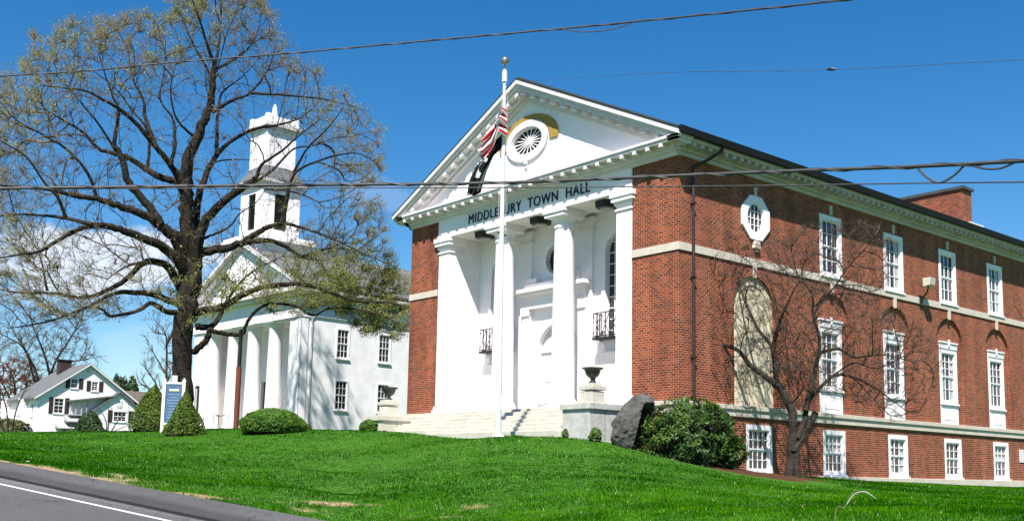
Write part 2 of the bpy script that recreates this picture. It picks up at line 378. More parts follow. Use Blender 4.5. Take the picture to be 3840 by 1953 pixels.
def vnoise(x, y, sc, seed):
    r = np.random.default_rng(seed).random((256, 256)); X = x/sc; Y = y/sc; i = np.floor(X).astype(int); j = np.floor(Y).astype(int)
    fx, fy = X-i, Y-j; fx = fx*fx*(3-2*fx); fy = fy*fy*(3-2*fy); q = lambda a, b: r[a % 256, b % 256]
    return (q(i, j)*(1-fx)+q(i+1, j)*fx)*(1-fy)+(q(i, j+1)*(1-fx)+q(i+1, j+1)*fx)*fy
def dirt(x, y):
    s, l = sl_of(x, y); e = l-EDGE
    n = .6*vnoise(x, y, .9, 3)+.4*vnoise(x, y, .3, 4)
    d = np.clip((.75-e-1.0*(n-.5)*2.2)*2.4, 0, 1)
    p = np.clip((vnoise(x*1.0, y, 1.3, 9)*.6+vnoise(x, y, .4, 10)*.4-.69)*9, 0, 1)*np.clip(.2+1.3*vnoise(x, y, .16, 14), 0, 1)*np.clip(1.3-np.abs(e-2.2)/2.2, 0, 1)*(s < 22)*(s > 8)
    return np.clip(np.maximum(d, p), 0, 1)

def ground_mat():
    m = bpy.data.materials.new('lawn_soil_and_grass'); m.use_nodes = True; t = m.node_tree; b = t.nodes['Principled BSDF']; l = t.links.new
    b.inputs['Roughness'].default_value = .95; b.inputs['Specular IOR Level'].default_value = .1
    g = N(t, 'ShaderNodeNewGeometry'); n1 = N(t, 'ShaderNodeTexNoise'); n1.inputs['Scale'].default_value = 6; n1.inputs['Detail'].default_value = 8; l(g.outputs['Position'], n1.inputs['Vector'])
    c1 = N(t, 'ShaderNodeValToRGB'); c1.color_ramp.elements[0].position = .3; c1.color_ramp.elements[0].color = (.018, .060, .006, 1); c1.color_ramp.elements[1].position = .7; c1.color_ramp.elements[1].color = (.055, .155, .012, 1); l(n1.outputs[0], c1.inputs[0])
    c2 = N(t, 'ShaderNodeValToRGB'); c2.color_ramp.elements[0].position = .3; c2.color_ramp.elements[0].color = (.16, .10, .055, 1); c2.color_ramp.elements[1].position = .7; c2.color_ramp.elements[1].color = (.42, .29, .18, 1); l(n1.outputs[0], c2.inputs[0])
    at = N(t, 'ShaderNodeAttribute', attribute_name='dirt'); mx = N(t, 'ShaderNodeMixRGB'); l(at.outputs['Fac'], mx.inputs[0]); l(c1.outputs[0], mx.inputs[1]); l(c2.outputs[0], mx.inputs[2])
    l(mx.outputs[0], b.inputs['Base Color'])
    bp_ = N(t, 'ShaderNodeBump'); bp_.inputs['Strength'].default_value = .6; bp_.inputs['Distance'].default_value = .05; l(n1.outputs[0], bp_.inputs['Height']); l(bp_.outputs[0], b.inputs['Normal'])
    return m
GROUNDM = ground_mat()
def gridmesh(name, ss, ll, zf, mats, attrf=None):
    S, Lg = np.meshgrid(ss, ll, indexing='ij'); x, y = xy_of(S.ravel(), Lg.ravel()); z = zf(x, y, S.ravel(), Lg.ravel())
    n, m_ = len(ss), len(ll); i = np.arange(n*m_).reshape(n, m_)
    F = np.stack([i[:-1, :-1], i[:-1, 1:], i[1:, 1:], i[1:, :-1]], -1).reshape(-1, 4)
    return fast_mesh(name, np.stack([x, y, z], 1), F, mats, attr={k: f(x, y) for k, f in (attrf or {}).items()}, smooth=True)
ss = np.concatenate([np.linspace(-700, -60, 14), np.arange(-55, 5, 1.5), np.arange(5, 32, .18), np.arange(32, 70, 1.2), np.linspace(72, 900, 26)])
llg = np.concatenate([np.array([EDGE-.06, EDGE]), EDGE+np.arange(.12, 5, .16), EDGE+np.arange(5.2, 50, .8), np.linspace(62, 900, 26)])
def zlawn(x, y, s, l):
    z = G(x, y); r = np.hypot(x, y); f = np.clip((r-150)/60, 0, 1); z = z*(1-f)+2.0*f
    e = l-EDGE; zr = zroad(s); k = np.clip(e/.9, 0, 1); k = k*k*(3-2*k)*.5+k*.5
    return np.where(e < .9, (zr-.02)*(1-k)+(z+.02*k)*k, z+.02)
lawn = gridmesh('lawn', ss, llg, zlawn, GROUNDM, {'dirt': dirt}); lawn['kind'] = 'structure'
# the verge beyond the near side of the road
far = gridmesh('verge', np.concatenate([np.linspace(-700, -60, 14), np.arange(-50, 60, 10), np.linspace(70, 900, 20)]), np.array([-900., -400, -150, -60, -20, -8.9]),
    lambda x, y, s, l: np.clip(zroad(s), -3, 6)-.05, GROUNDM, {'dirt': lambda x, y: x*0}); far['kind'] = 'structure'

def road_mat():
    m = bpy.data.materials.new('asphalt'); m.use_nodes = True; t = m.node_tree; b = t.nodes['Principled BSDF']; l = t.links.new
    b.inputs['Roughness'].default_value = .9; b.inputs['Specular IOR Level'].default_value = .2
    at = N(t, 'ShaderNodeAttribute', attribute_name='lat'); g = N(t, 'ShaderNodeNewGeometry')
    n1 = N(t, 'ShaderNodeTexNoise'); n1.inputs['Scale'].default_value = 1.4; n1.inputs['Detail'].default_value = 6; l(g.outputs['Position'], n1.inputs['Vector'])
    ad = N(t, 'ShaderNodeMath', operation='MULTIPLY_ADD'); l(n1.outputs[0], ad.inputs[0]); ad.inputs[1].default_value = .012; l(at.outputs['Fac'], ad.inputs[2])
    cr_ = N(t, 'ShaderNodeValToRGB'); R_ = cr_.color_ramp; R_.interpolation = 'LINEAR'
    # lateral 0..10 m mapped 0..1
    stops = [(0, .078), (.60, .078), (.735, .084), (.79, .100), (.803, .125), (.812, .012), (.828, .012), (.836, .050), (.875, .046), (.915, .078), (.98, .074), (1, .07)]
    R_.elements.remove(R_.elements[1])
    for i, (p, v) in enumerate(stops):
        e = R_.elements[0] if i == 0 else R_.elements.new(p); e.position = p; e.color = (v*1.02, v, v*.98, 1)
    l(ad.outputs[0], cr_.inputs[0])
    n2 = N(t, 'ShaderNodeTexNoise'); n2.inputs['Scale'].default_value = 55; n2.inputs['Detail'].default_value = 3; l(g.outputs['Position'], n2.inputs['Vector'])
    mr = N(t, 'ShaderNodeMapRange'); l(n2.outputs[0], mr.inputs[0]); mr.inputs[1].default_value = .3; mr.inputs[2].default_value = .7; mr.inputs[3].default_value = .45; mr.inputs[4].default_value = 1.65
    n3 = N(t, 'ShaderNodeTexNoise'); n3.inputs['Scale'].default_value = .35; n3.inputs['Detail'].default_value = 5; l(g.outputs['Position'], n3.inputs['Vector'])
    m3 = N(t, 'ShaderNodeMapRange'); l(n3.outputs[0], m3.inputs[0]); m3.inputs[1].default_value = .3; m3.inputs[2].default_value = .7; m3.inputs[3].default_value = .88; m3.inputs[4].default_value = 1.14
    a = N(t, 'ShaderNodeMixRGB', blend_type='MULTIPLY'); a.inputs[0].default_value = 1; l(cr_.outputs[0], a.inputs[1]); l(mr.outputs[0], a.inputs[2])
    c = N(t, 'ShaderNodeMixRGB', blend_type='MULTIPLY'); c.inputs[0].default_value = 1; l(a.outputs[0], c.inputs[1]); l(m3.outputs[0], c.inputs[2])
    # cracks
    vo = N(t, 'ShaderNodeTexVoronoi', feature='DISTANCE_TO_EDGE'); vo.inputs['Scale'].default_value = .42
    wr = N(t, 'ShaderNodeVectorMath', operation='MULTIPLY_ADD'); l(n1.outputs['Color'], wr.inputs[0]); wr.inputs[1].default_value = (1.6, 1.6, 0); l(g.outputs['Position'], wr.inputs[2]); l(wr.outputs[0], vo.inputs['Vector'])
    lt = N(t, 'ShaderNodeMapRange'); l(vo.outputs[0], lt.inputs[0]); lt.inputs[1].default_value = .002; lt.inputs[2].default_value = .010; lt.inputs[3].default_value = .15; lt.inputs[4].default_value = 1
    d = N(t, 'ShaderNodeMixRGB', blend_type='MULTIPLY'); d.inputs[0].default_value = .7; l(c.outputs[0], d.inputs[1]); l(lt.outputs[0], d.inputs[2])
    l(d.outputs[0], b.inputs['Base Color'])
    bp_ = N(t, 'ShaderNodeBump'); bp_.inputs['Strength'].default_value = .5; bp_.inputs['Distance'].default_value = .01; l(n2.outputs[0], bp_.inputs['Height']); l(bp_.outputs[0], b.inputs['Normal'])
    return m
rs = np.concatenate([np.linspace(-700, -60, 14), np.arange(-50, 80, 5), np.linspace(80, 900, 26)])
road = gridmesh('road', rs, np.array([-9., -4, 0, 4, 7, 8, 9, EDGE+.05]), lambda x, y, s, l: zroad(s), road_mat(), {'lat': lambda x, y: sl_of(x, y)[1]/10}); road['kind'] = 'structure'
LINEM = mat('worn_white_line_paint', (.62, .62, .60), .7, .3, noise=.35, nscale=9)
mk = gridmesh('road_marking', rs, np.array([7.44, 7.54]), lambda x, y, s, l: zroad(s)+.006, LINEM); mk['kind'] = 'structure'
mk2 = gridmesh('road_marking', rs, np.array([7.42-7.2, 7.55-7.2]), lambda x, y, s, l: zroad(s)+.006, mat('worn_yellow_line_paint', (.55, .38, .06), .7, .3, noise=.3, nscale=9)); mk2['kind'] = 'structure'

# grass blades, one object nobody could count; density follows what can be seen of it
def blades():
    n = NBLADE
    u = RNG.uniform(-600, 4500, n); r = np.exp(RNG.uniform(math.log(9.5), math.log(58), n))
    az = YAW+np.arctan((u-1920)/FPX); x = CAMP[0]+np.sin(az)*r; y = CAMP[1]+np.cos(az)*r
    s, l = sl_of(x, y)
    ok = (l > EDGE-.08+RNG.random(n)*.25) & ~((x > -16.2) & (x < .25) & (y > -2.7) & (y < 30)) & ~((x < -36.2) & (y > 5.8))
    dd = dirt(x, y); ok &= RNG.random(n) > dd*1.05
    ok &= ~(((x-.6)/4.6)**2+((y-.6)/3.3)**2 < 1)
    x, y, r = x[ok], y[ok], r[ok]; n = len(x); s, l = sl_of(x, y)
    z = zlawn(x, y, s, l)-.012
    tuft = vnoise(x, y, .35, 21)*.55+vnoise(x, y, 1.3, 22)*.45
    h = (.022+.070*tuft**2+.022*RNG.random(n))*(1+.25*np.exp(-(l-EDGE)/1.5)); wd = .0035*(r/10)**.85*(.7+.6*RNG.random(n))
    a = RNG.uniform(0, 2*math.pi, n); lean = RNG.uniform(.1, .75, n); b = a+RNG.uniform(-1, 1, n)+1.57
    dx, dy = np.cos(a)*wd, np.sin(a)*wd; lx, ly = np.cos(b)*lean*h, np.sin(b)*lean*h
    P = np.stack([np.stack([x-dx, y-dy, z], 1), np.stack([x+dx, y+dy, z], 1), np.stack([x+lx*.45+dx*.7, y+ly*.45+dy*.7, z+h*.6], 1), np.stack([x+lx*.45-dx*.7, y+ly*.45-dy*.7, z+h*.6], 1), np.stack([x+lx, y+ly, z+h], 1)], 1)
    V = P.reshape(-1, 3); i = np.arange(n)*5
    Fq = np.stack([i, i+1, i+2, i+3], 1); Ft = np.stack([i+3, i+2, i+4, i+4], 1)[:, :3]
    # triangles only, to keep one face size
    F = np.concatenate([np.stack([i, i+1, i+2], 1), np.stack([i, i+2, i+3], 1), Ft])
    rn = np.clip(.02+.42*vnoise(x, y, 3.1, 31)+.42*vnoise(x, y, .6, 32)+.5*(RNG.random(n)-.4), 0, .93)
    rn = np.where(RNG.random(n) < .010, 1.0, rn)
    m = mat('grass_blade', (.05, .2, .02), .8, .0, attr='rnd', ramp=[(0, GR0), (.5, GR1), (.93, GR2), (1, (.50, .46, .28))], trans=.3)
    o = fast_mesh('grass', V, F, m, attr={'rnd': np.repeat(rn, 5)})
    tag(o, 'bright green spring grass covering the whole sloping lawn', 'grass', kind='stuff')
blades()

# ============================================================ town hall
TH = empty('town_hall', (0, 0, 1.6), 'red brick town hall with white columned portico and gabled pediment', 'town hall')
FS = wallframe((0, 0, 0), (0, 1, 0), (1, 0, 0))        # long side, p = y
FF = wallframe((0, 0, 0), (1, 0, 0), (0, -1, 0))       # front, p = x, d = towards the road
YB = 31.0; XL = -15.45; XM = XL/2
BAYS = [4.05, 8.87, 13.42, 17.9, 22.33, 26.8]

mb = MB(FS); holes = []
for c in BAYS[1:]: holes.append(rect(c-.75, c+.75, 9.34, 11.74))
for i, c in enumerate(BAYS): holes.append(archpts(c, 4.09, 7.55, 1.17))
for c in BAYS: holes.append(rect(c-.75+(.2 if c == 4.05 else 0), c+.75+(.2 if c == 4.05 else 0), 1.78, 3.47))
holes.append([(4.12+.8*math.cos(rad(22.5+45*k)), 10.83+.8*math.sin(rad(22.5+45*k))) for k in range(8)])
mb.filled(rect(0, YB, .6, 12.4), holes, .11)
for c in BAYS[1:]:      # brick backs of the blind arches, with an opening for the window and its panel
    m2 = MB(wallframe((-.11, 0, 0), (0, 1, 0), (1, 0, 0)))
    m2.filled(archpts(c, 4.09, 7.55, 1.169), [rect(c-.75, c+.75, 4.1, 7.6)], .1)
    k = len(mb.v); mb.v += m2.v; mb.f += [tuple(q+k for q in f) for f in m2.f]; mb.mi += m2.mi
# brick corners of the front and the far sides
m3 = MB(FF)
m3.filled(rect(-2.1, 0, 2.2, 12.4), [], 0); m3.filled(rect(XL, -13.42, 2.2, 12.4), [], 0)
for m_ in (m3,):
    k = len(mb.v); mb.v += m_.v; mb.f += [tuple(q+k for q in f) for f in m_.f]; mb.mi += m_.mi
m4 = MB()
a = [m4.pt(p) for p in ((XL, 0, .6), (XL, YB, .6), (XL, YB, 12.4), (XL, 0, 12.4))]; m4.face(a)
a = [m4.pt(p) for p in ((XL, YB, .6), (0, YB, .6), (0, YB, 12.9), (XM, YB, 16.6), (XL, YB, 12.9))]; m4.face(a)
a = [m4.pt(p) for p in ((-2.1, 0, 2.2), (-2.1, 1.8, 2.2), (-2.1, 1.8, 11.5), (-2.1, 0, 11.5))]; m4.face(a)
k = len(mb.v); mb.v += m4.v; mb.f += [tuple(q+k for q in f) for f in m4.f]; mb.mi += m4.mi
mb.build('brick_wall', BRICK, TH, recalc=False)

# stone bands
s = MB(); e = .04
for nm, z0, z1, pr in (('belt_course', 9.07, 9.34, .045),):
    s = MB(); s.box(-2.1, pr, -pr, 0, z0, z1); s.box(0, pr, 0.002, YB, z0, z1); s.box(XL-pr, -13.42, -pr, 0, z0, z1)
    s.build(nm, STONE, TH, bevel=.01)
s = MB(); s.box(0, .07, -.07, YB, 3.70, 3.93); s.box(0, .12, -.12, YB, 3.932, 4.09); s.box(-2.3, -.002, -.07, 0, 3.70, 3.93); s.box(-2.3, -.002, -.12, 0, 3.932, 4.09)
s.box(XL-.1, -13.3, -.07, 0, 3.7, 4.09)
s.build('water_table', STONE, TH, bevel=.012)
s = MB(); s.box(0, .10, -.1, YB, .7, 1.74); s.build('stone_base', STONE, TH, bevel=.015)
for c in BAYS[1:]: s = MB(); s.prism([(c-.06, 11.78), (c+.06, 11.78), (c+.09, 12.14), (c-.09, 12.14)], 0, .07, f=lambda a, b, c: (c, a, b)); s.build('keystone', STONE, TH)
for c in BAYS: s = MB(); s.prism([(c-.07, 8.66), (c+.07, 8.66), (c+.10, 9.07), (c-.10, 9.07)], 0, .06, f=lambda a, b, c: (c, a, b)); s.build('keystone', STONE, TH)
s = MB()
s.prism([(4.06, 11.62), (4.18, 11.62), (4.2, 11.95), (4.04, 11.95)], 0, .07, f=lambda a, b, c: (c, a, b))
s.build('keystone', STONE, TH); s = MB(); s.prism([(3.95, 9.72), (4.29, 9.72), (4.24, 9.98), (4.0, 9.98)], 0, .13, f=lambda a, b, c: (c, a, b)); s.box(0, .09, 4.05, 4.19, 9.6, 9.72)
s.build('keystone', STONE, TH)
# stone panel filling the first blind arch
s = MB(wallframe((-.10, 0, 0), (0, 1, 0), (1, 0, 0))); s.filled(archpts(4.05, 4.1, 7.55, 1.165, 24), [], 0)
s.T = wallframe((-.10, 0, 0), (0, 1, 0), (1, 0, 0)); 
o_ = archpts(4.05, 4.1, 7.5, 1.0, 24); i_ = archpts(4.05, 4.1, 7.5, .9, 24); i_[0] = (3.15, 4.28); i_[1] = (4.95, 4.28)
s.ring(i_, o_, 0.002, .03); s.build('stone_panel', PANEL, TH)

def win(F, name, pc, z0, w, h, cols, rt, rb, parent, d0=0, cas=.12, sill=True, curtain=0, frame=WHITE, split=.5, level=1):
    """double hung window: casing > sash, pane (and curtain)"""
    T = lambda p, z, d: F(p, z, d+d0)
    c = MB(T); a0, a1, z1 = pc-w/2, pc+w/2, z0+h
    c.box(a0, a0+cas, z0, z1, -.09, .025); c.box(a1-cas, a1, z0, z1, -.09, .025)
    c.box(a0+cas, a1-cas, z1-cas*1.15, z1, -.09, .025); c.box(a0+cas, a1-cas, z0, z0+cas*.8, -.09, .025)
    if sill: c.box(a0-.03, a1+.03, z0-.05, z0+.02, -.05, .085)
    W = c.build(name, frame, parent)
    b0, b1, y0, y1 = a0+cas, a1-cas, z0+cas*.8, z1-cas*1.15; mid = y0+(y1-y0)*split
    s = MB(T)
    for (u0, u1, dd, rows) in ((mid, y1, -.055, rt), (y0, mid, -.075, rb)):
        st = .05; s.box(b0, b0+st, u0, u1, dd-.02, dd+.02); s.box(b1-st, b1, u0, u1, dd-.02, dd+.02)
        s.box(b0+st, b1-st, u1-st, u1, dd-.02, dd+.02); s.box(b0+st, b1-st, u0, u0+st, dd-.02, dd+.021)
        for k in range(1, cols): x = b0+st+(b1-b0-2*st)*k/cols; s.box(x-.014, x+.014, u0+st, u1-st, dd-.015, dd+.015)
        for k in range(1, rows): z = u0+st+(u1-u0-2*st)*k/rows; s.box(b0+st, b1-st, z-.014, z+.014, dd-.013, dd+.013)
    s.build('sash', frame, W)
    g = MB(T); g.box(b0, b1, y0, y1, -.11, -.098); g.build('pane', GLASS, W)
    if curtain:
        q = MB(T); n = 14
        for (x0, x1) in (((b0+.06, b0+.30), (b1-.30, b1-.06)) if curtain == 1 else ((b0+.05, b1-.05),)):
            zc0 = y0 if curtain == 1 else mid-.1
            ids = []
            for k in range(n+1): x = x0+(x1-x0)*k/n; dd = -.092+.003*math.sin(k*2.3); ids.append((q.pt((x, zc0, dd)), q.pt((x, y1, dd))))
            for A_, B_ in zip(ids, ids[1:]): q.face((A_[0], B_[0], B_[1], A_[1]))
        q.build('curtain', CURT, W)
    return W
for i, c in enumerate(BAYS[1:]):
    win(FS, 'window', c, 9.34, 1.48, 2.39, 3, 2, 2, TH, d0=0, cas=.17, curtain=(0, 1, 0, 1, 0)[i])
    win(FS, 'window', c, 4.97, 1.48, 2.40, 3, 3, 2, TH, d0=-.10, cas=.16, curtain=(1, 0, 1, 0, 1)[i])
    s = MB(wallframe((-.1, 0, 0), (0, 1, 0), (1, 0, 0))); s.box(c-.745, c+.745, 4.1, 4.9, -.05, .02); s.box(c-.5, c+.5, 4.28, 4.74, .02, .035); s.build('window_apron', WHITE, TH)
    s = MB(wallframe((-.1, 0, 0), (0, 1, 0), (1, 0, 0))); s.box(c-.745, c+.745, 7.372, 7.62, -.05, .05); s.box(c-.78, c+.78, 7.62, 7.68, -.05, .09); s.box(c-.05, c+.05, 7.5, 7.78, .05, .1); s.build('window_head', WHITE, TH)
for i, c in enumerate(BAYS):
    cc = c+(.2 if i == 0 else 0)
    win(FS, 'window', cc, 1.79, 1.48, 1.68, 4 if i < 2 else 3, 2, 2, TH, d0=-.02, cas=.15, curtain=(0, 2, 1, 0, 2, 1)[i])
# octagonal window
s = MB(FS); oc = lambda r, k=1.0: [(4.12+r*math.cos(rad(22.5+45*q)), 10.83+r*k*math.sin(rad(22.5+45*q))) for q in range(8)]
def dens(pts, m):
    o = []
    for i in range(len(pts)):
        a, b = pts[i], pts[(i+1) % len(pts)]
        for k in range(m): o.append((a[0]+(b[0]-a[0])*k/m, a[1]+(b[1]-a[1])*k/m))
    return o
circ = lambda rx, rz, n=32: [(4.12+rx*math.cos(rad(22.5+360*q/n)), 10.83+rz*math.sin(rad(22.5+360*q/n))) for q in range(n)]
s.ring(circ(.50, .56), dens(oc(.86), 4), -.05, .07); s.ring(circ(.44, .50), circ(.50, .56), -.05, .03)
ow = s.build('octagonal_window', WHITE, TH)
s = MB(FS)
for k in range(-1, 2):
    zz = .47*math.sqrt(1-(k*.22/.46)**2); s.box(4.12+k*.22-.013, 4.12+k*.22+.013, 10.83-zz, 10.83+zz, -.04, -.01); 
    xx = .43*math.sqrt(1-(k*.25/.5)**2); s.box(4.12-xx, 4.12+xx, 10.83+k*.25-.013, 10.83+k*.25+.013, -.042, -.012)
s.build('sash', WHITE, ow); s = MB(FS); s.prism(circ(.49, .55), -.07, -.055); s.build('pane', GLASS, ow)

# eaves: cornice, gutter and roof
def cornice_side(sx, x0, T=None):
    s = MB(); X = lambda d: x0+sx*d
    def bx(d0, d1, z0, z1, y0=-.6, y1=YB+.3): s.box(min(X(d0), X(d1)), max(X(d0), X(d1)), y0, y1, z0, z1)
    bx(0, .10, 12.28, 12.42, -.1); bx(0, .2, 12.42, 12.52, -.2); bx(0, .26, 12.52, 12.64, -.26); bx(0, .56, 12.642, 12.74, -.55); bx(0, .60, 12.742, 12.82)
    y = -.3
    while y < YB: s.box(min(X(.262), X(.54)), max(X(.262), X(.54)), y, y+.16, 12.51, 12.64); y += .42
    return s
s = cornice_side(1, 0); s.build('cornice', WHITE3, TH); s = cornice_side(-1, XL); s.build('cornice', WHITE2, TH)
s = MB()
s.prism([(.62, 12.74), (.75, 12.76), (.79, 12.97), (.76, 12.97), (.73, 12.82), (.62, 12.82)], -.66, YB+.3, f=lambda a, b, c: (a, c, b))
s.prism([(.60, 12.83), (.74, 12.83), (.70, 13.03), (.60, 13.03)], -.68, YB+.3, f=lambda a, b, c: (a, c, b))
s.build('gutter', GUTTER, TH)
s = MB(); zr, ze = 17.04, 12.98
s.prism([(.70, ze), (XM, zr+.0), (XL-.60, ze), (XL-.60, ze-.06), (XM, zr-.08), (.70, ze-.06)], -.58, YB+.4, f=lambda a, b, c: (a, c, b))
s.build('roof', ROOFM, TH)
# front horizontal cornice
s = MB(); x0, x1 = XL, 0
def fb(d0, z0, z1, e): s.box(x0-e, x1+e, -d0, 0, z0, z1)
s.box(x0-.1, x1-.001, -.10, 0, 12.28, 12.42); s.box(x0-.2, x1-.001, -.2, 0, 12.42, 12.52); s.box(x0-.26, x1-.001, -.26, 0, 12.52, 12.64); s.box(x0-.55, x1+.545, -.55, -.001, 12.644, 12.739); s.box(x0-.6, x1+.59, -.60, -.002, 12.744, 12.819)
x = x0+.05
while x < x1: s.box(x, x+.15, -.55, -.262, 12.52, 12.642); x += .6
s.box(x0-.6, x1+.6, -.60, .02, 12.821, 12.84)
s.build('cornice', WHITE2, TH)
# raking cornice of the pediment
s = MB(); zt = lambda x: ze-.1+(zr-.05-ze)*(1-abs(x-XM)/(.72-XM)) if True else 0
sl_ = (zr-ze)/(.74-XM)
def top(x): return 12.90+sl_*(.62-XM-abs(x-XM))
def rake(side, o1, o2, d0, d1, xo=.62):
    xe = xo if side > 0 else XL-xo; y0, y1 = -d1, -d0
    P = []
    for y in (y0, y1): P += [(xe, y, top(xe)-o2), (XM, y, top(XM)-o2), (XM, y, top(XM)-o1), (xe, y, top(xe)-o1)]
    s.hexa([P[0], P[1], P[2], P[3], P[4], P[5], P[6], P[7]])
for sd in (1, -1):
    rake(sd, -.02, .16, 0, .66, .66); rake(sd, .162, .26, 0, .58, .60); rake(sd, .262, .40, 0, .50, .55); rake(sd, .402, .55, 0, .24, .3); rake(sd, .552, .72, 0, .14, -.1)
    for k in range(13):
        xa = (-.5-k*.58) if sd > 0 else (XL+.5+k*.58); xb = xa+(.19 if sd < 0 else -.19)
        P = []
        for y in (-.49, -.242): P += [(xa, y, top(xa)-.54), (xb, y, top(xb)-.54), (xb, y, top(xb)-.401), (xa, y, top(xa)-.401)]
        s.hexa(P)
s.build('raking_cornice', WHITE2, TH)
s = MB()   # thin dark drip edge along the rakes
for sd in (1, -1): rake(sd, -.045, -.021, -.02, .68, .68)
s.build('roof_edge', GUTTER, TH)
# tympanum
s = MB(FF); hole = arc(XM, 14.55, .92, .55, 0, 360, 40)[:-1]
s.filled([(.1, 12.8), (XM, top(XM)-.3), (XL-.1, 12.8)], [hole], .16); s.build('tympanum', WHITE, TH)
s = MB(FF); s.ring(arc(XM, 14.55, .92, .55, 0, 360, 40)[:-1], arc(XM, 14.55, 1.24, .82, 0, 360, 40)[:-1], -.1, .09)
s.ring(arc(XM, 14.55, .86, .5, 0, 360, 40)[:-1], arc(XM, 14.55, .92, .55, 0, 360, 40)[:-1], -.14, .05); s.box(XM-.07, XM+.07, 13.62, 13.80, 0, .13)
s.box(XM-.05, XM+.05, 13.46, 13.63, 0, .08)
ow = s.build('oval_window', WHITE2, TH)
s = MB(FF); n = 18
for k in range(n):
    a = 2*math.pi*k/n; c_, s_ = math.cos(a), math.sin(a); px, pz = -s_*.017, c_*.017
    s.hexa([(XM+c_*.12-px, 14.55+s_*.10-pz, -.1), (XM+c_*.9-px, 14.55+s_*.53-pz, -.1), (XM+c_*.9+px, 14.55+s_*.53+pz, -.1), (XM+c_*.12+px, 14.55+s_*.10+pz, -.1),
            (XM+c_*.12-px, 14.55+s_*.10-pz, -.07), (XM+c_*.9-px, 14.55+s_*.53-pz, -.07), (XM+c_*.9+px, 14.55+s_*.53+pz, -.07), (XM+c_*.12+px, 14.55+s_*.10+pz, -.07)])
s.prism(arc(XM, 14.55, .16, .13, 0, 360, 16)[:-1], -.105, -.05); s.build('spokes', WHITE, ow)
s = MB(FF); s.prism(arc(XM, 14.55, .9, .54, 0, 360, 40)[:-1], -.16, -.13); s.build('pane', mat('attic_dark_glass', (.006, .007, .008), .2, .4), ow)
s = MB(FF); s.ring(arc(XM+.03, 14.5, 1.28, .88, -8, 188, 30), arc(XM+.06, 14.5, 1.74, 1.08, -8, 188, 30), 0, .06, closed=False); s.build('gold_arch', GOLD, TH)
# frieze and beam over the columns
s = MB(); s.box(-13.42, -2.1, -.04, .9, 11.62, 12.4); s.box(-13.42, -2.1, -.09, .88, 11.5, 11.62)
s.build('frieze', WHITE, TH)
tx = bpy.data.curves.new('lettering', 'FONT'); tx.body = 'MIDDLEBURY  TOWN  HALL'; tx.size = .56; tx.extrude = .018; tx.space_character = 1.12; tx.align_x = 'CENTER'; tx.align_y = 'CENTER'
to = bpy.data.objects.new('lettering', tx); COL.objects.link(to); bpy.context.view_layer.update()
dg = bpy.context.evaluated_depsgraph_get(); me = bpy.data.meshes.new_from_object(to.evaluated_get(dg)); bpy.data.objects.remove(to)
to = bpy.data.objects.new('lettering', me); COL.objects.link(to); to.parent = TH; me.materials.clear(); me.materials.append(LETTER)
xs = [v.co.x for v in me.vertices]; k = 7.15/(max(xs)-min(xs))
for v in me.vertices: v.co.x *= k
to.rotation_euler = (rad(90), 0, 0); to.location = (XM-.02, -.06, 12.0-1.6)
# ceiling, back wall and inner walls of the porch
YP = 1.65; FB = wallframe((0, YP, 0), (1, 0, 0), (0, -1, 0))
s = MB(); s.box(-13.4, -2.1, .9, YP+.1, 11.56, 11.66); s.build('porch_ceiling', WHITE, TH)
s = MB(FB); WL, WR = -11.12, -4.36
s.filled(rect(-12.66, -2.84, 4.0, 11.56), [archpts(WL, 6.62, 10.0, .62), archpts(WR, 6.62, 10.0, .62), archpts(XM, 4.1, 6.5, 1.0), arc(XM, 10.1, .6, .6, 0, 360, 28)[:-1]], .22)
s.build('porch_wall', WHITE, TH)
for xa, xb in ((-12.76, -12.64), (-2.86, -2.74)): s = MB(); s.box(xa, xb, .78, YP+.02, 4.05, 11.56); s.build('porch_side_wall', WHITE, TH)
for x in (-9.5, -6.0):
    s = MB(FB); s.box(x-.36, x+.36, 4.1, 11.1, 0, .12); s.box(x-.42, x+.42, 11.1, 11.22, 0, .18); s.box(x-.5, x+.5, 11.22, 11.4, 0, .24); s.box(x-.46, x+.46, 10.9, 10.97, 0, .15)
    s.build('pilaster', WHITE, TH)
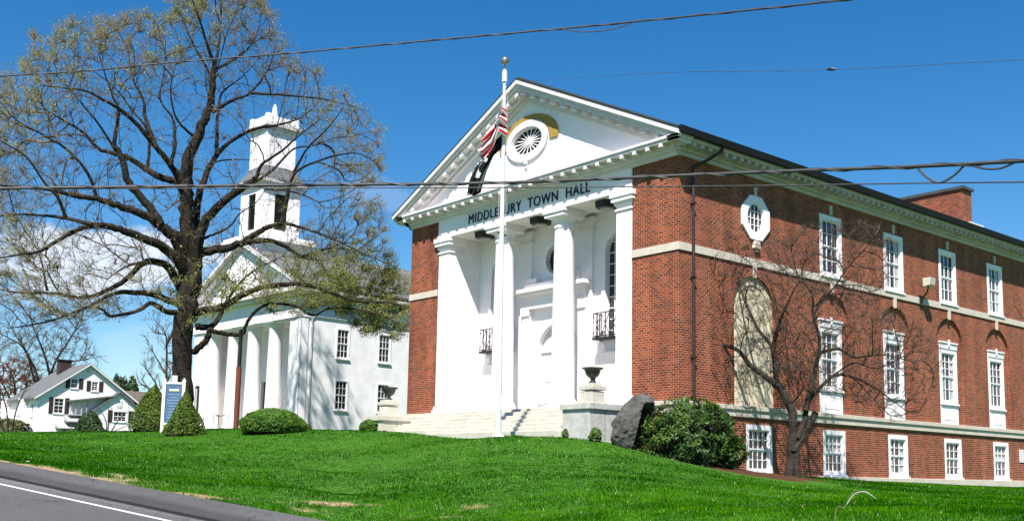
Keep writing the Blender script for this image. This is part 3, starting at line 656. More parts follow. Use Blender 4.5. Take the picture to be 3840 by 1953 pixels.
for x in (WL, WR):
    s = MB(FB); s.ring(archpts(x, 6.5, 10.0, .62, 20), archpts(x, 6.5, 10.0, .80, 20), 0, .07); s.box(x-.85, x+.85, 6.42, 6.56, 0, .14)
    aw = s.build('arched_window', WHITE, TH)
    s = MB(FB)
    for k in range(-1, 2): zz = 10.0+math.sqrt(max(0, .6**2-(k*.3)**2)); s.box(x+k*.3-.016, x+k*.3+.016, 6.62, zz, -.17, -.13)
    for k in range(9): z_ = 7.0+k*.42; hw = .6 if z_ < 10 else math.sqrt(max(0, .36-(z_-10)**2)); s.box(x-hw, x+hw, z_-.016, z_+.016, -.172, -.132)
    s.build('sash', WHITE, aw)
    s = MB(FB); s.prism(archpts(x, 6.6, 10.0, .64, 20), -.22, -.19); s.build('pane', GLASS, aw)
    # iron balcony in front of the window
    s = MB(FB); b0, b1, d1 = x-.86, x+.86, .46
    s.box(b0, b1, 6.60, 6.68, 0, d1+.03)
    for z_ in (6.72, 7.58): s.box(b0, b1, z_, z_+.035, d1-.03, d1); s.box(b0, b0+.03, z_, z_+.035, .0, d1-.03); s.box(b1-.03, b1, z_, z_+.035, 0, d1-.03)
    for p in np.linspace(b0+.015, b1-.015, 9): s.box(p-.013, p+.013, 6.68, 7.6, d1-.028, d1-.002)
    for k in range(4):
        pa, pb = b0+k*(b1-b0)/4, b0+(k+1)*(b1-b0)/4
        for (u0, u1) in ((pa, pb), (pb, pa)): s.tube([(u0, 6.74, d1-.015), ((u0+u1)/2, 7.16, d1-.015), (u1, 7.58, d1-.015)], .014, 5)
    for p in (b0+.015, b1-.015):
        for dd in (.12, .26): s.box(p-.012, p+.012, 6.7, 7.6, dd-.012, dd+.012)
    s.build('iron_balcony', BLACK, TH)
    s = MB(FB); s.prism([(x-.6, 6.6), (x+.6, 6.6), (x+.5, 6.2), (x-.5, 6.2)], 0, .16); s.box(x-.64, x+.64, 6.12, 6.2, 0, .2); s.build('bracket', WHITE2, TH)
# round window
s = MB(FB); s.ring(arc(XM, 10.1, .6, .6, 0, 360, 28)[:-1], arc(XM, 10.1, .78, .78, 0, 360, 28)[:-1], 0, .07); rw = s.build('round_window', WHITE, TH)
s = MB(FB)
for k in range(6):
    a = math.pi*k/6; c_, s_ = math.cos(a), math.sin(a); s.tube([(XM-c_*.6, 10.1-s_*.6, -.12), (XM+c_*.6, 10.1+s_*.6, -.12)], .018, 5)
s.ring(arc(XM, 10.1, .26, .26, 0, 360, 20)[:-1], arc(XM, 10.1, .3, .3, 0, 360, 20)[:-1], -.14, -.1); s.build('spokes', BLACK, rw)
s = MB(FB); s.prism(arc(XM, 10.1, .61, .61, 0, 360, 28)[:-1], -.22, -.18); s.build('pane', GLASS, rw)
# doorway
s = MB(FB); s.ring(archpts(XM, 4.1, 6.5, 1.0, 20), archpts(XM, 4.1, 6.5, 1.18, 20), 0, .06)
for sd in (-1, 1):
    s.box(XM+sd*1.62-.2, XM+sd*1.62+.2, 4.1, 8.2, 0, .2); s.box(XM+sd*1.62-.24, XM+sd*1.62+.24, 7.95, 8.2, .2, .27)
s.box(XM-1.86, XM+1.86, 8.2, 8.42, 0, .27); s.box(XM-1.84, XM+1.84, 8.42, 8.72, 0, .24); s.box(XM-2.1, XM+2.1, 8.84, 8.98, 0, .58); s.box(XM-1.95, XM+1.95, 8.72, 8.84, 0, .42)
s.box(XM-1.55, XM+1.55, 8.98, 9.18, 0, .35); s.box(XM+.9, XM+1.5, 9.18, 9.42, 0, .3); s.box(XM-1.5, XM-.9, 9.18, 9.42, 0, .3)
dr = s.build('door_surround', WHITE, TH)
s = MB(FB); s.prism(archpts(XM, 4.1, 6.5, 1.02, 20), -.22, -.17)
for sd in (-1, 1):
    for z0, z1 in ((4.4, 5.1), (5.25, 6.3)): s.box(XM+sd*.5-.32, XM+sd*.5+.32, z0, z1, -.17, -.145)
s.box(XM-.02, XM+.02, 4.15, 6.5, -.17, -.14); s.box(XM-1, XM+1, 6.42, 6.5, -.17, -.1); dd_ = s.build('door', WHITE2, TH)
s = MB(FB); s.box(XM+.06, XM+.10, 5.1, 5.35, -.14, -.08); s.build('handle', BRONZE, dd_)
s = MB(FB); s.box(-9.95, -9.62, 5.05, 5.55, 0, .05); nb = s.build('notice_board', BLACK, TH); s = MB(FB); s.box(-9.9, -9.67, 5.1, 5.4, .05, .055); s.build('notice', WHITE2, nb)
s = MB(FB); s.box(-5.62, -5.5, 4.9, 5.25, 0, .06); s.build('mailbox', GUTTER, TH)
# square pillars and round columns
for x in (-13.02, -2.5):
    s = MB(); s.box(x-.38, x+.38, 0, .78, 4.35, 11.05); s.box(x-.43, x+.43, -.05, .8, 10.85, 10.91); s.box(x-.44, x+.44, -.06, .8, 11.05, 11.17); s.box(x-.52, x+.52, -.14, .8, 11.17, 11.32); s.box(x-.56, x+.56, -.18, .8, 11.32, 11.5)
    s.box(x-.5, x+.5, -.10, .8, 4.05, 4.2); s.box(x-.45, x+.45, -.05, .79, 4.2, 4.35)
    s.build('square_pillar', WHITE, TH, bevel=.012)
for x in (-9.5, -6.0):
    s = MB(); prof = [(.56, 0), (.56, .12), (.52, .2), (.47, .28), (.44, .34)]+[(.44-.075*((t/12)**1.7), .34+t/12*6.35) for t in range(13)]+[(.40, 6.72), (.40, 6.78), (.37, 6.82), (.37, 6.92), (.42, 7.0), (.5, 7.12)]
    s.lathe(prof, (x, .42, 4.1), 40); s.build('round_column', WHITE, TH, smooth=True)
    s = MB(); s.box(x-.55, x+.55, -.13, .97, 11.22, 11.36); s.box(x-.6, x+.6, -.18, 1.0, 11.36, 11.5); s.build('capital', WHITE, TH, bevel=.01); s = MB(); s.box(x-.6, x+.6, -.16, 1.0, 4.0, 4.1); s.build('plinth', WHITE, TH, bevel=.01)
# flush lanterns under the beam
for x, y in ((-10.9, .5), (-7.45, .5), (-3.85, .5)):
    s = MB(); s.lathe([(.30, -.26), (.42, -.24), (.44, -.02), (.36, 0)], (x, y, 11.5), 6); l_ = s.build('ceiling_lantern', BLACK, TH); s = MB(); s.lathe([(.26, -.31), (.28, -.262)], (x, y, 11.5), 6); s.build('lamp_glass', CONC, l_)
# porch floor, steps, cheek blocks
s = MB(); s.box(-13.9, -1.6, -.35, YP, 3.4, 4.05); s.box(XL-.2, -13.9, -.3, 0, 3.0, 3.95)
s.build('porch_floor', ASHLAR, TH, bevel=.02)
s = MB()
for k in range(6): s.box(-14.0, -2.9, -.40-.36*(k+1), -.351-.36*k if k else -.351, 2.4, 3.90-.165*k)
s.box(-14.6, -14.0, -2.4, -.351, 2.4, 3.2)
s.build('stone_steps', ASHLAR, TH, bevel=.018)
for (xa, xb, ya, yb, zt_) in ((-2.9, -1.62, -2.45, -.352, 3.92), (-14.95, -13.6, -2.45, -.36, 3.86)):
    s = MB(); s.box(xa, xb, ya, yb, 2.2, zt_-.18); s.box(xa-.07, xb+.07, ya-.07, yb, zt_-.178, zt_)
    for t in (.33, .66): s.box(xb, xb+.006, ya+(yb-ya)*t-.008, ya+(yb-ya)*t+.008, 2.3, zt_-.18, 1)
    s.build('cheek_block', [ASHLAR if xa < -10 else CONC, BLACK], TH, bevel=.02)
# joints of the weathered ashlar: thin dark gaps in the risers
for (xa, ya, za, s_) in ((-2.22, -1.75, 3.92, 'right'), (-14.25, -1.75, 3.86, 'left')):
    U = empty('garden_urn', (xa, ya, za), 'dark bronze urn on stone pedestal between the steps and the standing rock' if s_ == 'right' else 'dark bronze urn on stone pedestal in front of the narrow left brick corner', 'urn', 'urns on the ends of the steps')
    s = MB(); s.box(xa-.36, xa+.36, ya-.36, ya+.36, za, za+.10); s.box(xa-.29, xa+.29, ya-.29, ya+.29, za+.10, za+.44); s.box(xa-.33, xa+.33, ya-.33, ya+.33, za+.47, za+.62); s.box(xa-.24, xa+.24, ya-.24, ya+.24, za+.62, za+.70)
    s.build('pedestal', ASHLAR, U, bevel=.02)
    s = MB(); s.lathe([(.13, .70), (.14, .75), (.07, .80), (.07, .86), (.16, .92), (.23, 1.0), (.26, 1.10), (.28, 1.16), (.36, 1.19), (.37, 1.225), (.33, 1.225), (.27, 1.12), (.1, 1.0)], (xa, ya, za), 28); s.build('bowl', BRONZE, U, smooth=True)
# downpipe
s = MB(); s.tube([(.62, 1.55, 12.80), (.62, 1.52, 12.62), (.36, 1.02, 12.22), (.1, .68, 12.02), (.09, .64, 11.9), (.09, .64, 3.3)], .055, 10)
for z_ in (8.2, 10.7, 5.5): s.box(.0, .16, .57, .71, z_, z_+.05)
s.build('downpipe', mat('rust_black_pipe', (.035, .018, .014), .6, .4, noise=.5, nscale=3), TH)
# chimney
s = MB(); s.box(-7.2, -2.2, 24, 24.9, 13.0, 16.15); ch = s.build('chimney', CHIMB, TH); s = MB(); s.box(-7.3, -2.1, 23.9, 25.0, 16.15, 16.3); s.build('chimney_cap', ROOFM, ch)
s = MB(); s.box(-5.6, -1.7, 23.75, 25.1, 13.6, 14.35); s.build('flashing', WHITE2, ch)
# flood light on the side wall
FL = empty('flood_light', (0.05, 15.45, 9.25), 'small flood light on a bracket fixed to the brick side wall above the third arch', 'flood light')
s = MB(); s.box(.0, .12, 15.35, 15.55, 9.1, 9.42); s.tube([(.1, 15.45, 9.3), (.35, 15.42, 9.5), (.45, 15.4, 9.75)], .035, 7); s.build('bracket', BLACK, FL)
s = MB(); s.prism([(.32, 9.75), (.62, 9.82), (.66, 10.12), (.3, 10.12)], 15.2, 15.62, f=lambda a, b, c: (a, c, b)); s.build('lamp_housing', mat('pale_lamp_metal', (.5, .48, .40), .5), FL)
s = MB(); s.box(.0, .03, 24.15, 24.6, 2.6, 3.2); tag(s.build('wall_plaque', WHITE2), 'small white plaque on the brick wall at the far right basement level', 'plaque')

# ============================================================ church
th = rad(-3); P0 = np.array([-36.74, 6.42, 0.0]); ZC = 4.08
CBx = np.array([math.sin(th), math.cos(th), 0]); CAx = np.array([-math.cos(th), math.sin(th), 0])
CH = empty('church', (P0[0], P0[1], ZC-.2), 'white clapboard church with square belfry tower standing behind the big tree', 'church')
CW, CL = 14.4, 24.0; AC = CW/2
cl = lambda a, b, z: P0+CAx*a+CBx*b+np.array([0, 0, ZC+z])
KF = lambda p, z, d: cl(p, -d, z)            # front, p runs left, d towards the road
KS = lambda p, z, d: cl(-d, p, z)            # long side
SWN = [(3.2, 1.4), (6.55, 1.4), (3.2, 4.75), (6.55, 4.75), (9.9, 1.4), (9.9, 4.75), (13.3, 1.4), (13.3, 4.75)]
s = MB(KS); s.filled(rect(0, CL, -.8, 7.3), [rect(b-.53, b+.53, z, z+2.0) for b, z in SWN], .1)
k_ = MB(KF)
PB = 2.1   # porch depth
s2 = MB(lambda p, z, d: cl(p, PB-d, z)); s2.filled(rect(1.15, CW-1.15, -.6, 7.2), [rect(AC-1, AC+1, .1, 3.6)], .2)
s3 = MB(KF); s3.filled(rect(0, 1.3, -.8, 7.2), [], 0); s3.filled(rect(CW-1.3, CW, -.8, 7.2), [], 0)
s4 = MB(cl)
for a_ in (1.3, CW-1.3): s4.box(a_-.05, a_+.05, 0, PB, -.8, 7.2)
s4.box(CW-.1, CW, .02, CL, -.8, 7.3); s4.box(.05, CW-.05, CL-.1, CL, -.8, 9); s4.box(1.3, CW-1.3, .01, PB, 7.1, 7.19)
for m_ in (s2, s3, s4):
    k = len(s.v); s.v += m_.v; s.f += [tuple(q+k for q in f) for f in m_.f]; s.mi += m_.mi
s.build('wall', CLAP, CH, recalc=False)
for b, z in SWN:
    W = win(KS, 'window', b, z, 1.06, 2.0, 3, 2, 2, CH, d0=.02, cas=.09)
s = MB(cl)
s.box(-.06, .45, -.06, 0, -.8, 7.19); s.box(-.06, 0, -.06, .5, -.8, 7.19)
s.build('corner_board', WHITE, CH)
s = MB(cl); s.box(-.10, -.003, .7, .8, .2, 8); s.build('downpipe', WHITE2, CH)
for a_, w_ in ((3.95, 1.5), (6.7, 1.3), (9.4, 1.3), (12.3, 1.5)):
    s = MB(cl); s.lathe([(.62, 0), (.62, .15), (.54, .3), (.52, 2.2), (.46, 6.6), (.52, 6.75), (.60, 6.9)], (a_, .55, .25), 20); s.box(a_-.68, a_+.68, -.1, 1.2, 6.9+.25, 7.2)
    s.build('column', WHITE, CH, smooth=True)
s = MB(cl); s.box(.3, CW-.3, -.25, PB, -.9, .25); s.box(2.5, CW-2.5, -.75, -.251, -.9, .05); s.build('porch_steps', ASHLAR, CH)
s = MB(cl)   # entablature round front and side
s.box(-.10, CW+.1, -.12, .9, 7.2, 7.75); s.box(-.06, CW+.06, -.08, .9, 7.75, 8.6); s.box(-.1, .3, .9, CL, 7.3, 7.6); s.box(-.06, .3, .9, CL, 7.6, 8.6)
s.build('frieze', WHITE, CH)
s = MB(cl); s.box(-.45, CW+.45, -.5, .9, 8.6, 8.8); s.box(-.7, CW+.7, -.75, .9, 8.8, 9.02); s.box(-.45, .28, .9, CL+.3, 8.6, 8.8); s.box(-.7, .28, .9, CL+.3, 8.8, 9.0)
s.build('cornice', WHITE2, CH)
RZ = 12.9
s = MB(KF); s.filled([(.2, 9.0), (AC, RZ-.4), (CW-.2, 9.0)], [], 0); s.build('gable', CLAP, CH, recalc=False)
s = MB(cl)
for sd in (1, -1):
    e0 = -.7 if sd > 0 else CW+.7
    for (o1, o2, f) in ((0, .24, -.75), (.242, .5, -.45)):
        P = []
        for b in (f, .1): P += [(e0, b, 9.25-o2), (AC, b, RZ+.15-o2), (AC, b, RZ+.15-o1), (e0, b, 9.25-o1)]
        s.hexa(P)
s.build('raking_cornice', WHITE2, CH)
s = MB(cl); s.prism([(-.75, 9.26), (AC, RZ+.2), (CW+.75, 9.26), (CW+.75, 9.12), (AC, RZ+.02), (-.75, 9.12)], -.6, CL+.4, f=lambda a, z, b: (a, b, z)); s.build('roof', ROOFG, CH)
# tower
BC = 1.9
ct = lambda a, b, z: cl(AC+.2+(a-AC)*.87, 1.65+(b-BC)*.87, z)
def sq(s, h, z0, z1, m=0): s.box(AC-h, AC+h, BC-h, BC+h, z0, z1, m)
def opening_box(name, h, z0, z1, ow, oz0, oz1, arched=False):
    s = MB(ct)
    for (o, ux, n) in (((AC, BC-h), (1, 0), (0, -1)), ((AC-h, BC), (0, 1), (-1, 0)), ((AC, BC+h), (1, 0), (0, 1)), ((AC+h, BC), (0, 1), (1, 0))):
        s.T = lambda p, z, d, o=o, ux=ux, n=n: ct(o[0]+ux[0]*p+n[0]*d, o[1]+ux[1]*p+n[1]*d, z)
        s.filled(rect(-h, h, z0, z1), [rect(-ow, ow, oz0, oz1)], .3)
    return s
s = MB(ct); sq(s, 2.3, 9.2, 13.0); sq(s, 2.75, 13.0, 13.25); sq(s, 2.6, 13.25, 13.42); s.build('tower_base', WHITE, CH)
s = opening_box('b', 1.68, 13.42, 16.9, .58, 13.95, 16.5); bl = s.build('belfry', WHITE, CH, recalc=False)
for o in (-1, 1):
    for q in (-1, 1): s = MB(ct); s.box(AC+o*1.45-.26, AC+o*1.45+.26, BC+q*1.45-.26, BC+q*1.45+.26, 13.42, 16.88); s.build('corner_pilaster', WHITE, bl)
s = MB(ct); sq(s, 1.5, 13.5, 13.6)
for z in np.arange(14.05, 16.5, .16):
    s.hexa([(AC-.58, BC-1.62, z), (AC+.58, BC-1.62, z), (AC+.58, BC-1.45, z+.12), (AC-.58, BC-1.45, z+.12), (AC-.58, BC-1.62, z+.02), (AC+.58, BC-1.62, z+.02), (AC+.58, BC-1.45, z+.14), (AC-.58, BC-1.45, z+.14)])
    s.hexa([(AC-1.62, BC+.58, z), (AC-1.62, BC-.58, z), (AC-1.45, BC-.58, z+.12), (AC-1.45, BC+.58, z+.12), (AC-1.62, BC+.58, z+.02), (AC-1.62, BC-.58, z+.02), (AC-1.45, BC-.58, z+.14), (AC-1.45, BC+.58, z+.14)])
s.box(AC-1.38, AC+1.38, BC-1.38, BC+1.38, 13.6, 16.8); s.build('louvres', mat('dark_green_louvre', (.012, .018, .012), .7), bl)
s = MB(ct); sq(s, 1.78, 16.9, 17.2); sq(s, 2.1, 17.2, 17.42); s.build('belfry_cornice', WHITE2, CH)
s = MB(ct)
oc1 = [(AC+2.2*math.cos(rad(22.5+45*k))*1.02, BC+2.2*math.sin(rad(22.5+45*k))*1.02) for k in range(8)]
prof = [(2.0, 17.42), (1.9, 17.62), (1.65, 17.95), (1.38, 18.45)]
rows = [[s.pt((AC+sx*r, BC+sy*r, z)) for sx, sy in ((-1, -1), (-.25, -1.08), (.25, -1.08), (1, -1), (1.08, -.25), (1.08, .25), (1, 1), (.25, 1.08), (-.25, 1.08), (-1, 1), (-1.08, .25), (-1.08, -.25))] for r, z in prof]
for a, b in zip(rows, rows[1:]):
    for q in range(12): s.face((a[q], a[(q+1) % 12], b[(q+1) % 12], b[q]))
s.face(rows[0][::-1]); s.face(rows[-1]); s.build('skirt_roof', ROOFG, CH)
s = MB(ct); sq(s, 1.28, 18.3, 21.1)
for o in (-1, 1):
    for q in (-1, 1): s.box(AC+o*1.16-.16, AC+o*1.16+.16, BC+q*1.16-.16, BC+q*1.16+.16, 18.3, 21.08)
s.build('lantern', WHITE, CH)
s = MB(ct); sq(s, 1.38, 21.1, 21.3); sq(s, 1.62, 21.3, 21.55); sq(s, 1.5, 21.55, 21.7); s.build('lantern_cornice', WHITE2, CH)
s = MB(ct); sq(s, 1.32, 21.7, 22.1)
for o in (-1, 1):
    for q in (-1, 1): s.box(AC+o*1.2-.22, AC+o*1.2+.22, BC+q*1.2-.22, BC+q*1.2+.22, 21.7, 22.2)
s.build('parapet', WHITE, CH)
s = MB(ct); s.lathe([(.34, -.3), (.30, .3), (.24, .35), (.18, 1.0), (.05, 1.25)], (AC, BC, 22.1), 10); s.build('finial', WHITE, CH)
s = MB(KF); s.box(13.2, 13.62, 1.5, 3.4, 0, .12); nb = s.build('notice_case', BLACK, CH); s = MB(KF); s.box(13.29, 13.53, 1.65, 3.2, .12, .13); s.build('notice', CONC, nb)
for a_ in (9.6, 8.2):   # iron handrails of the church steps
    s = MB(cl); s.tube([(a_, -.3, 1.2), (a_, -1.4, .95), (a_, -1.42, -.3)], .03, 6); s.tube([(a_, -.3, .3), (a_, -.3, 1.2)], .03, 6); s.build('handrail', BLACK, CH)

# ============================================================ white house and its neighbours, far left
HX = -87.6; HS = empty('white_house', (HX, 11, 3.3), 'white gabled house with dark shutters and low front wing seen past the cone shrubs', 'house')
y0, y1, ya, ze_, zr_ = 5.75, 15.3, 10.5, 8.4, 11.95
HF = wallframe((HX, 0, 0), (0, 1, 0), (1, 0, 0))
HL = wallframe((HX, y0, 0), (-1, 0, 0), (0, -1, 0))
hw = [(7.75, 6.75, 1.05, 1.6), (8.95+.15, 9.35, .8, 1.05), (11.15, 9.2, .75, 1.05), (6.6, 3.6, .8, 1.4), (8.9, 3.6, .8, 1.3)]
s = MB(HF); s.filled([(y0, 3.0), (y1, 3.0), (y1, ze_), (ya, zr_-.12), (y0, ze_)], [rect(a-w/2, a+w/2, z, z+h) for a, z, w, h in hw], .08)
s2 = MB(HL); s2.filled(rect(0, 9.5, 3.0, ze_), [rect(1.3, 2.2, 6.4, 7.8), rect(5.6, 6.5, 6.4, 7.8), rect(1.0, 2.4, 3.1, 5.0), rect(5.4, 6.4, 3.1, 5)], .1)
k = len(s.v); s.v += s2.v; s.f += [tuple(q+k for q in f) for f in s2.f]; s.mi += s2.mi
s.build('wall', WHITE, HS, recalc=False)
for i, (a, z, w, h) in enumerate(hw):
    win(HF, 'window', a, z, w, h, 2, 2, 2, HS, cas=.07)
    if i < 3:
        for sd in (-1, 1): s = MB(HF); s.box(a+sd*(w/2+.25)-.2, a+sd*(w/2+.25)+.2, z, z+h, 0, .05); s.build('shutter', SHUT, HS)
for (a0, z0, w, h) in ((1.75, 6.4, .9, 1.4), (6.05, 6.4, .9, 1.4), (1.7, 3.1, 1.4, 1.9), (5.9, 3.1, 1.0, 1.9)): win(HL, 'window', a0, z0, w, h, 2, 2, 2, HS, cas=.08)
s = MB(HF); s.box(10.2, 10.6, 11.0, 11.55, 0, .04); s.build('attic_vent', WHITE2, HS)
s = MB(); s.prism([(y0-.45, ze_-.12), (ya, zr_+.1), (y1+.45, ze_-.12), (y1+.45, ze_-.3), (ya, zr_-.1), (y0-.45, ze_-.3)], HX-9.8, HX+.35, f=lambda y, z, x: (x, y, z)); s.build('roof', ROOFG, HS)
s = MB()
for sd in (1, -1):
    ye = y0-.46 if sd > 0 else y1+.46
    P = []
    for x in (HX+.3, HX+.38): P += [(x, ye, ze_-.36), (x, ya, zr_-.14), (x, ya, zr_+.03), (x, ye, ze_-.16)]
    s.hexa(P)
s.build('rake_trim', WHITE2, HS)
s = MB(); s.box(HX-6.3, HX-5.4, 9.2, 10.4, 10.5, 12.6); c_ = s.build('chimney', mat('sooty_brick', (.05, .03, .025), .9, noise=.4, nscale=2), HS); s = MB(); s.box(HX-6.4, HX-5.3, 9.1, 10.5, 12.6, 12.72); s.build('chimney_cap', BLACK, c_)
# balcony corner and porch posts on the left side
s = MB(HL)
for p in (3.4, 9.4): s.box(p-.09, p+.09, 3, 8.3, 0, .9)
s.box(3.3, 9.5, 5.6, 5.8, 0, 1.0); s.box(3.3, 9.5, 6.5, 6.6, .85, .95); 
for p in np.linspace(3.5, 9.3, 12): s.box(p-.03, p+.03, 5.8, 6.5, .88, .93)
s.build('side_porch', WHITE, HS)
# bracketed bay roof and awnings on the gable end
s = MB(HF); s.hexa([(8.5, 8.0, 0), (13.3, 8.75, 0), (13.3, 8.75, .9), (8.5, 8.0, .9), (8.5, 8.12, 0), (13.3, 8.95, 0), (13.3, 8.85, .9), (8.5, 8.1, .9)]); s.build('bay_roof', ROOFG, HS)
s = MB(HF)
for p in (8.75, 9.25, 9.8, 10.3): s.box(p-.04, p+.04, 6.75, 8.1, .5, .58)
s.tube([(10.35, 7.2, .2), (10.45, 7.8, .5), (10.75, 8.15, .8)], .05, 5); s.box(8.6, 10.45, 6.65, 6.75, 0, .62); s.build('bay_posts', CONC, HS)
s = MB(HF)
for (a0, a1, z) in ((8.3, 10.4, 6.1), (7.5, 9.6, 5.4)): s.hexa([(a0, z, .02), (a1, z, .02), (a1, z-.15, 1.1), (a0, z-.15, 1.1), (a0, z+.45, .02), (a1, z+.45, .02), (a1, z-.08, 1.1), (a0, z-.08, 1.1)])
s.build('awning', mat('grey_awning', (.33, .34, .33), .8, noise=.2), HS)
# low wing
WX = -87.0; KW = 1.0282; WF = lambda p, z, d: np.array([WX+d, -26.43+(p+26.43)*KW, 1.6+(z-1.6)*KW]); wy0, wy1, wyc = 9.0, 15.6, 12.4
WG = tag(empty('white_cottage_wing', (WX, 12.4, 3.3), 'low white gabled wing with shuttered window, behind bare shrub and cone shrub', 'house wing'), None)
s = MB(WF); s.filled([(wy0-1.5, 3), (wy1, 3), (wy1, 6.4), (wyc, 8.95), (wy0-1.5, 5.3)], [rect(11.9, 13.3, 6.05, 7.15), rect(12.9, 14.4, 4.4, 5.3)], .08)
s.box(wy1-.01, wy1, 3, 6.4, -.5, 0); s.build('wall', WHITE, WG, recalc=False)
win(WF, 'window', 12.6, 6.05, 1.4, 1.1, 3, 1, 2, WG, cas=.07); win(WF, 'window', 13.65, 4.4, 1.5, .9, 4, 1, 1, WG, cas=.07)
for p in (11.6, 13.65): s = MB(WF); s.box(p-.22, p+.22, 6.0, 7.2, 0, .05); s.build('shutter', SHUT, WG)
s = MB(WF); s.box(12.2, 12.75, 7.5, 8.2, 0, .04); s.build('attic_vent', WHITE2, WG)
s = MB(WF); s.prism([(wy0-1.8, 4.95), (wyc, 9.12), (wy1+.3, 6.3), (wy1+.3, 6.15), (wyc, 8.95), (wy0-1.8, 4.8)], -.55, .25); s.build('roof', ROOFG, WG)
# brown roofed house behind
BR = empty('brown_roofed_house', (-92, 20, 3.4), 'house behind the cone shrubs showing only its brown shingle roof', 'house')
s = MB(); s.box(-97, -90, 14.5, 24, 3, 6.3); s.build('wall', WHITE2, BR)
s = MB(); s.prism([(-89.2, 5.6), (-93.5, 9.9), (-97.8, 5.6)], 13.8, 24.6, f=lambda x, z, y: (x, y, z)); s.build('roof', ROOFB, BR)

# ============================================================ sign, post, flagpole, flags
def gz(p): return g1(p[0], p[1])+.02
p_ = D(607, 1614, 50); z_ = gz(p_); SX, SY = p_[0], p_[1]
vd = (CAMP[:2]-p_[:2]); vd /= np.linalg.norm(vd); ang = math.atan2(vd[1], vd[0])+math.pi/2-.25
SN = empty('town_sign', (SX, SY, z_), 'blue notice board between white posts, beside the tall tree trunk', 'sign')
ux = np.array([math.cos(ang), math.sin(ang), 0]); nx = np.array([math.sin(ang), -math.cos(ang), 0])
SF = lambda p, zz, d: np.array([SX, SY, z_])+ux*p+nx*d+np.array([0, 0, zz])
for q in (0, .86):
    s = MB(SF); s.box(q-.065, q+.065, -.2, 2.3, -.06, .06); s.box(q-.08, q+.08, 2.3, 2.34, -.08, .08); s.prism([(q-.06, 2.34), (q+.06, 2.34), (q, 2.46)], -.06, .06); s.build('post', WHITE, SN)
s = MB(SF); s.box(.07, .79, .42, 2.22, -.03, .02, 0); s.box(.065, .80, 2.18, 2.26, -.04, .04, 1); s.box(.065, .80, .36, .44, -.04, .04, 1); s.build('board', [SIGNB, WHITE], SN)
s = MB(SF); s.box(.33, .55, 2.26, 2.56, -.03, .03); s.build('crest_plate', WHITE2, SN)
s = MB(SF); s.box(.22, .66, 1.86, 1.96, .02, .035); s.build('name_plate', mat('pale_sign_lettering', (.55, .55, .42), .6), SN)
s = MB(SF)
for i in range(9): z0 = 1.7-i*.13; a = .16+.06*(i % 3 == 1); s.box(a, .72-.1*(i % 2), z0, z0+.03, .02, .024)
s.build('lettering', mat('faded_sign_text', (.22, .30, .42), .6), SN)

p_ = D(884, 1606, 52); z_ = gz(p_)
PO = empty('painted_post', (p_[0], p_[1], z_-.1), 'thin rust brown post with black upper part in front of church porch', 'post')
s = MB(); s.tube([(p_[0], p_[1], z_-.3), (p_[0]+.02, p_[1], z_+2.95)], .13, 12); s.build('lower_shaft', RUST, PO, smooth=True)
s = MB(); s.tube([(p_[0]+.02, p_[1], z_+2.95), (p_[0]+.04, p_[1], z_+4.75)], [.10, .09], 12); s.build('upper_shaft', BLACK, PO, smooth=True)
s = MB(); s.box(p_[0]-.3, p_[0]-.05, p_[1]-.2, p_[1]+.2, z_+1.3, z_+1.34) if False else None

FPp = D(1868, 1638, 34.5); fz = gz(FPp); fx, fy = FPp[0], FPp[1]
top_ = D(1893, 262, 34.5)
FP = empty('flagpole', (fx, fy, fz), 'tall white metal flagpole in front of the portico steps', 'flagpole')
tp = np.array([top_[0], top_[1], top_[2]]); bs = np.array([fx, fy, fz-.1])
lin = lambda t: bs+(tp-bs)*t
s = MB(); s.tube([lin(0), lin(.35), lin(.7), lin(1.0)], [.098, .088, .072, .052], 18); s.build('shaft', POLEM, FP, smooth=True)
s = MB(); s.lathe([(.2, 0), (.2, .03), (.13, .09), (.10, .12)], (fx, fy, fz), 20); s.build('base_collar', POLEM, FP, smooth=True)
s = MB(); s.lathe([(.02, -.02), (.02, .18), (.10, .2), (.13, .27), (.13, .36), (.09, .41), (.0, .42)], tuple(tp), 16); s.build('finial_ball', mat('aged_brass', (.22, .19, .12), .4, .5, .6), FP, smooth=True)
s = MB(); s.tube([lin(.965)+(0, 0, 0), lin(.995)], .09, 12); s.build('truck', POLEM, FP)
s = MB(); s.tube([lin(.93)+rgt*.10, lin(.5)+rgt*.13, lin(.12)+rgt*.10], .008, 5); s.tube([lin(.93)-rgt*.09, lin(.6)-rgt*.12, lin(.12)-rgt*.1], .008, 5); s.build('halyard', ROPE, FP)
s = MB(); q = lin(.545); s.tube([q-rgt*.14+(0, 0, .06), q+rgt*.14-(0, 0, .05)], .03, 6); s.build('cleat', GUTTER, FP)

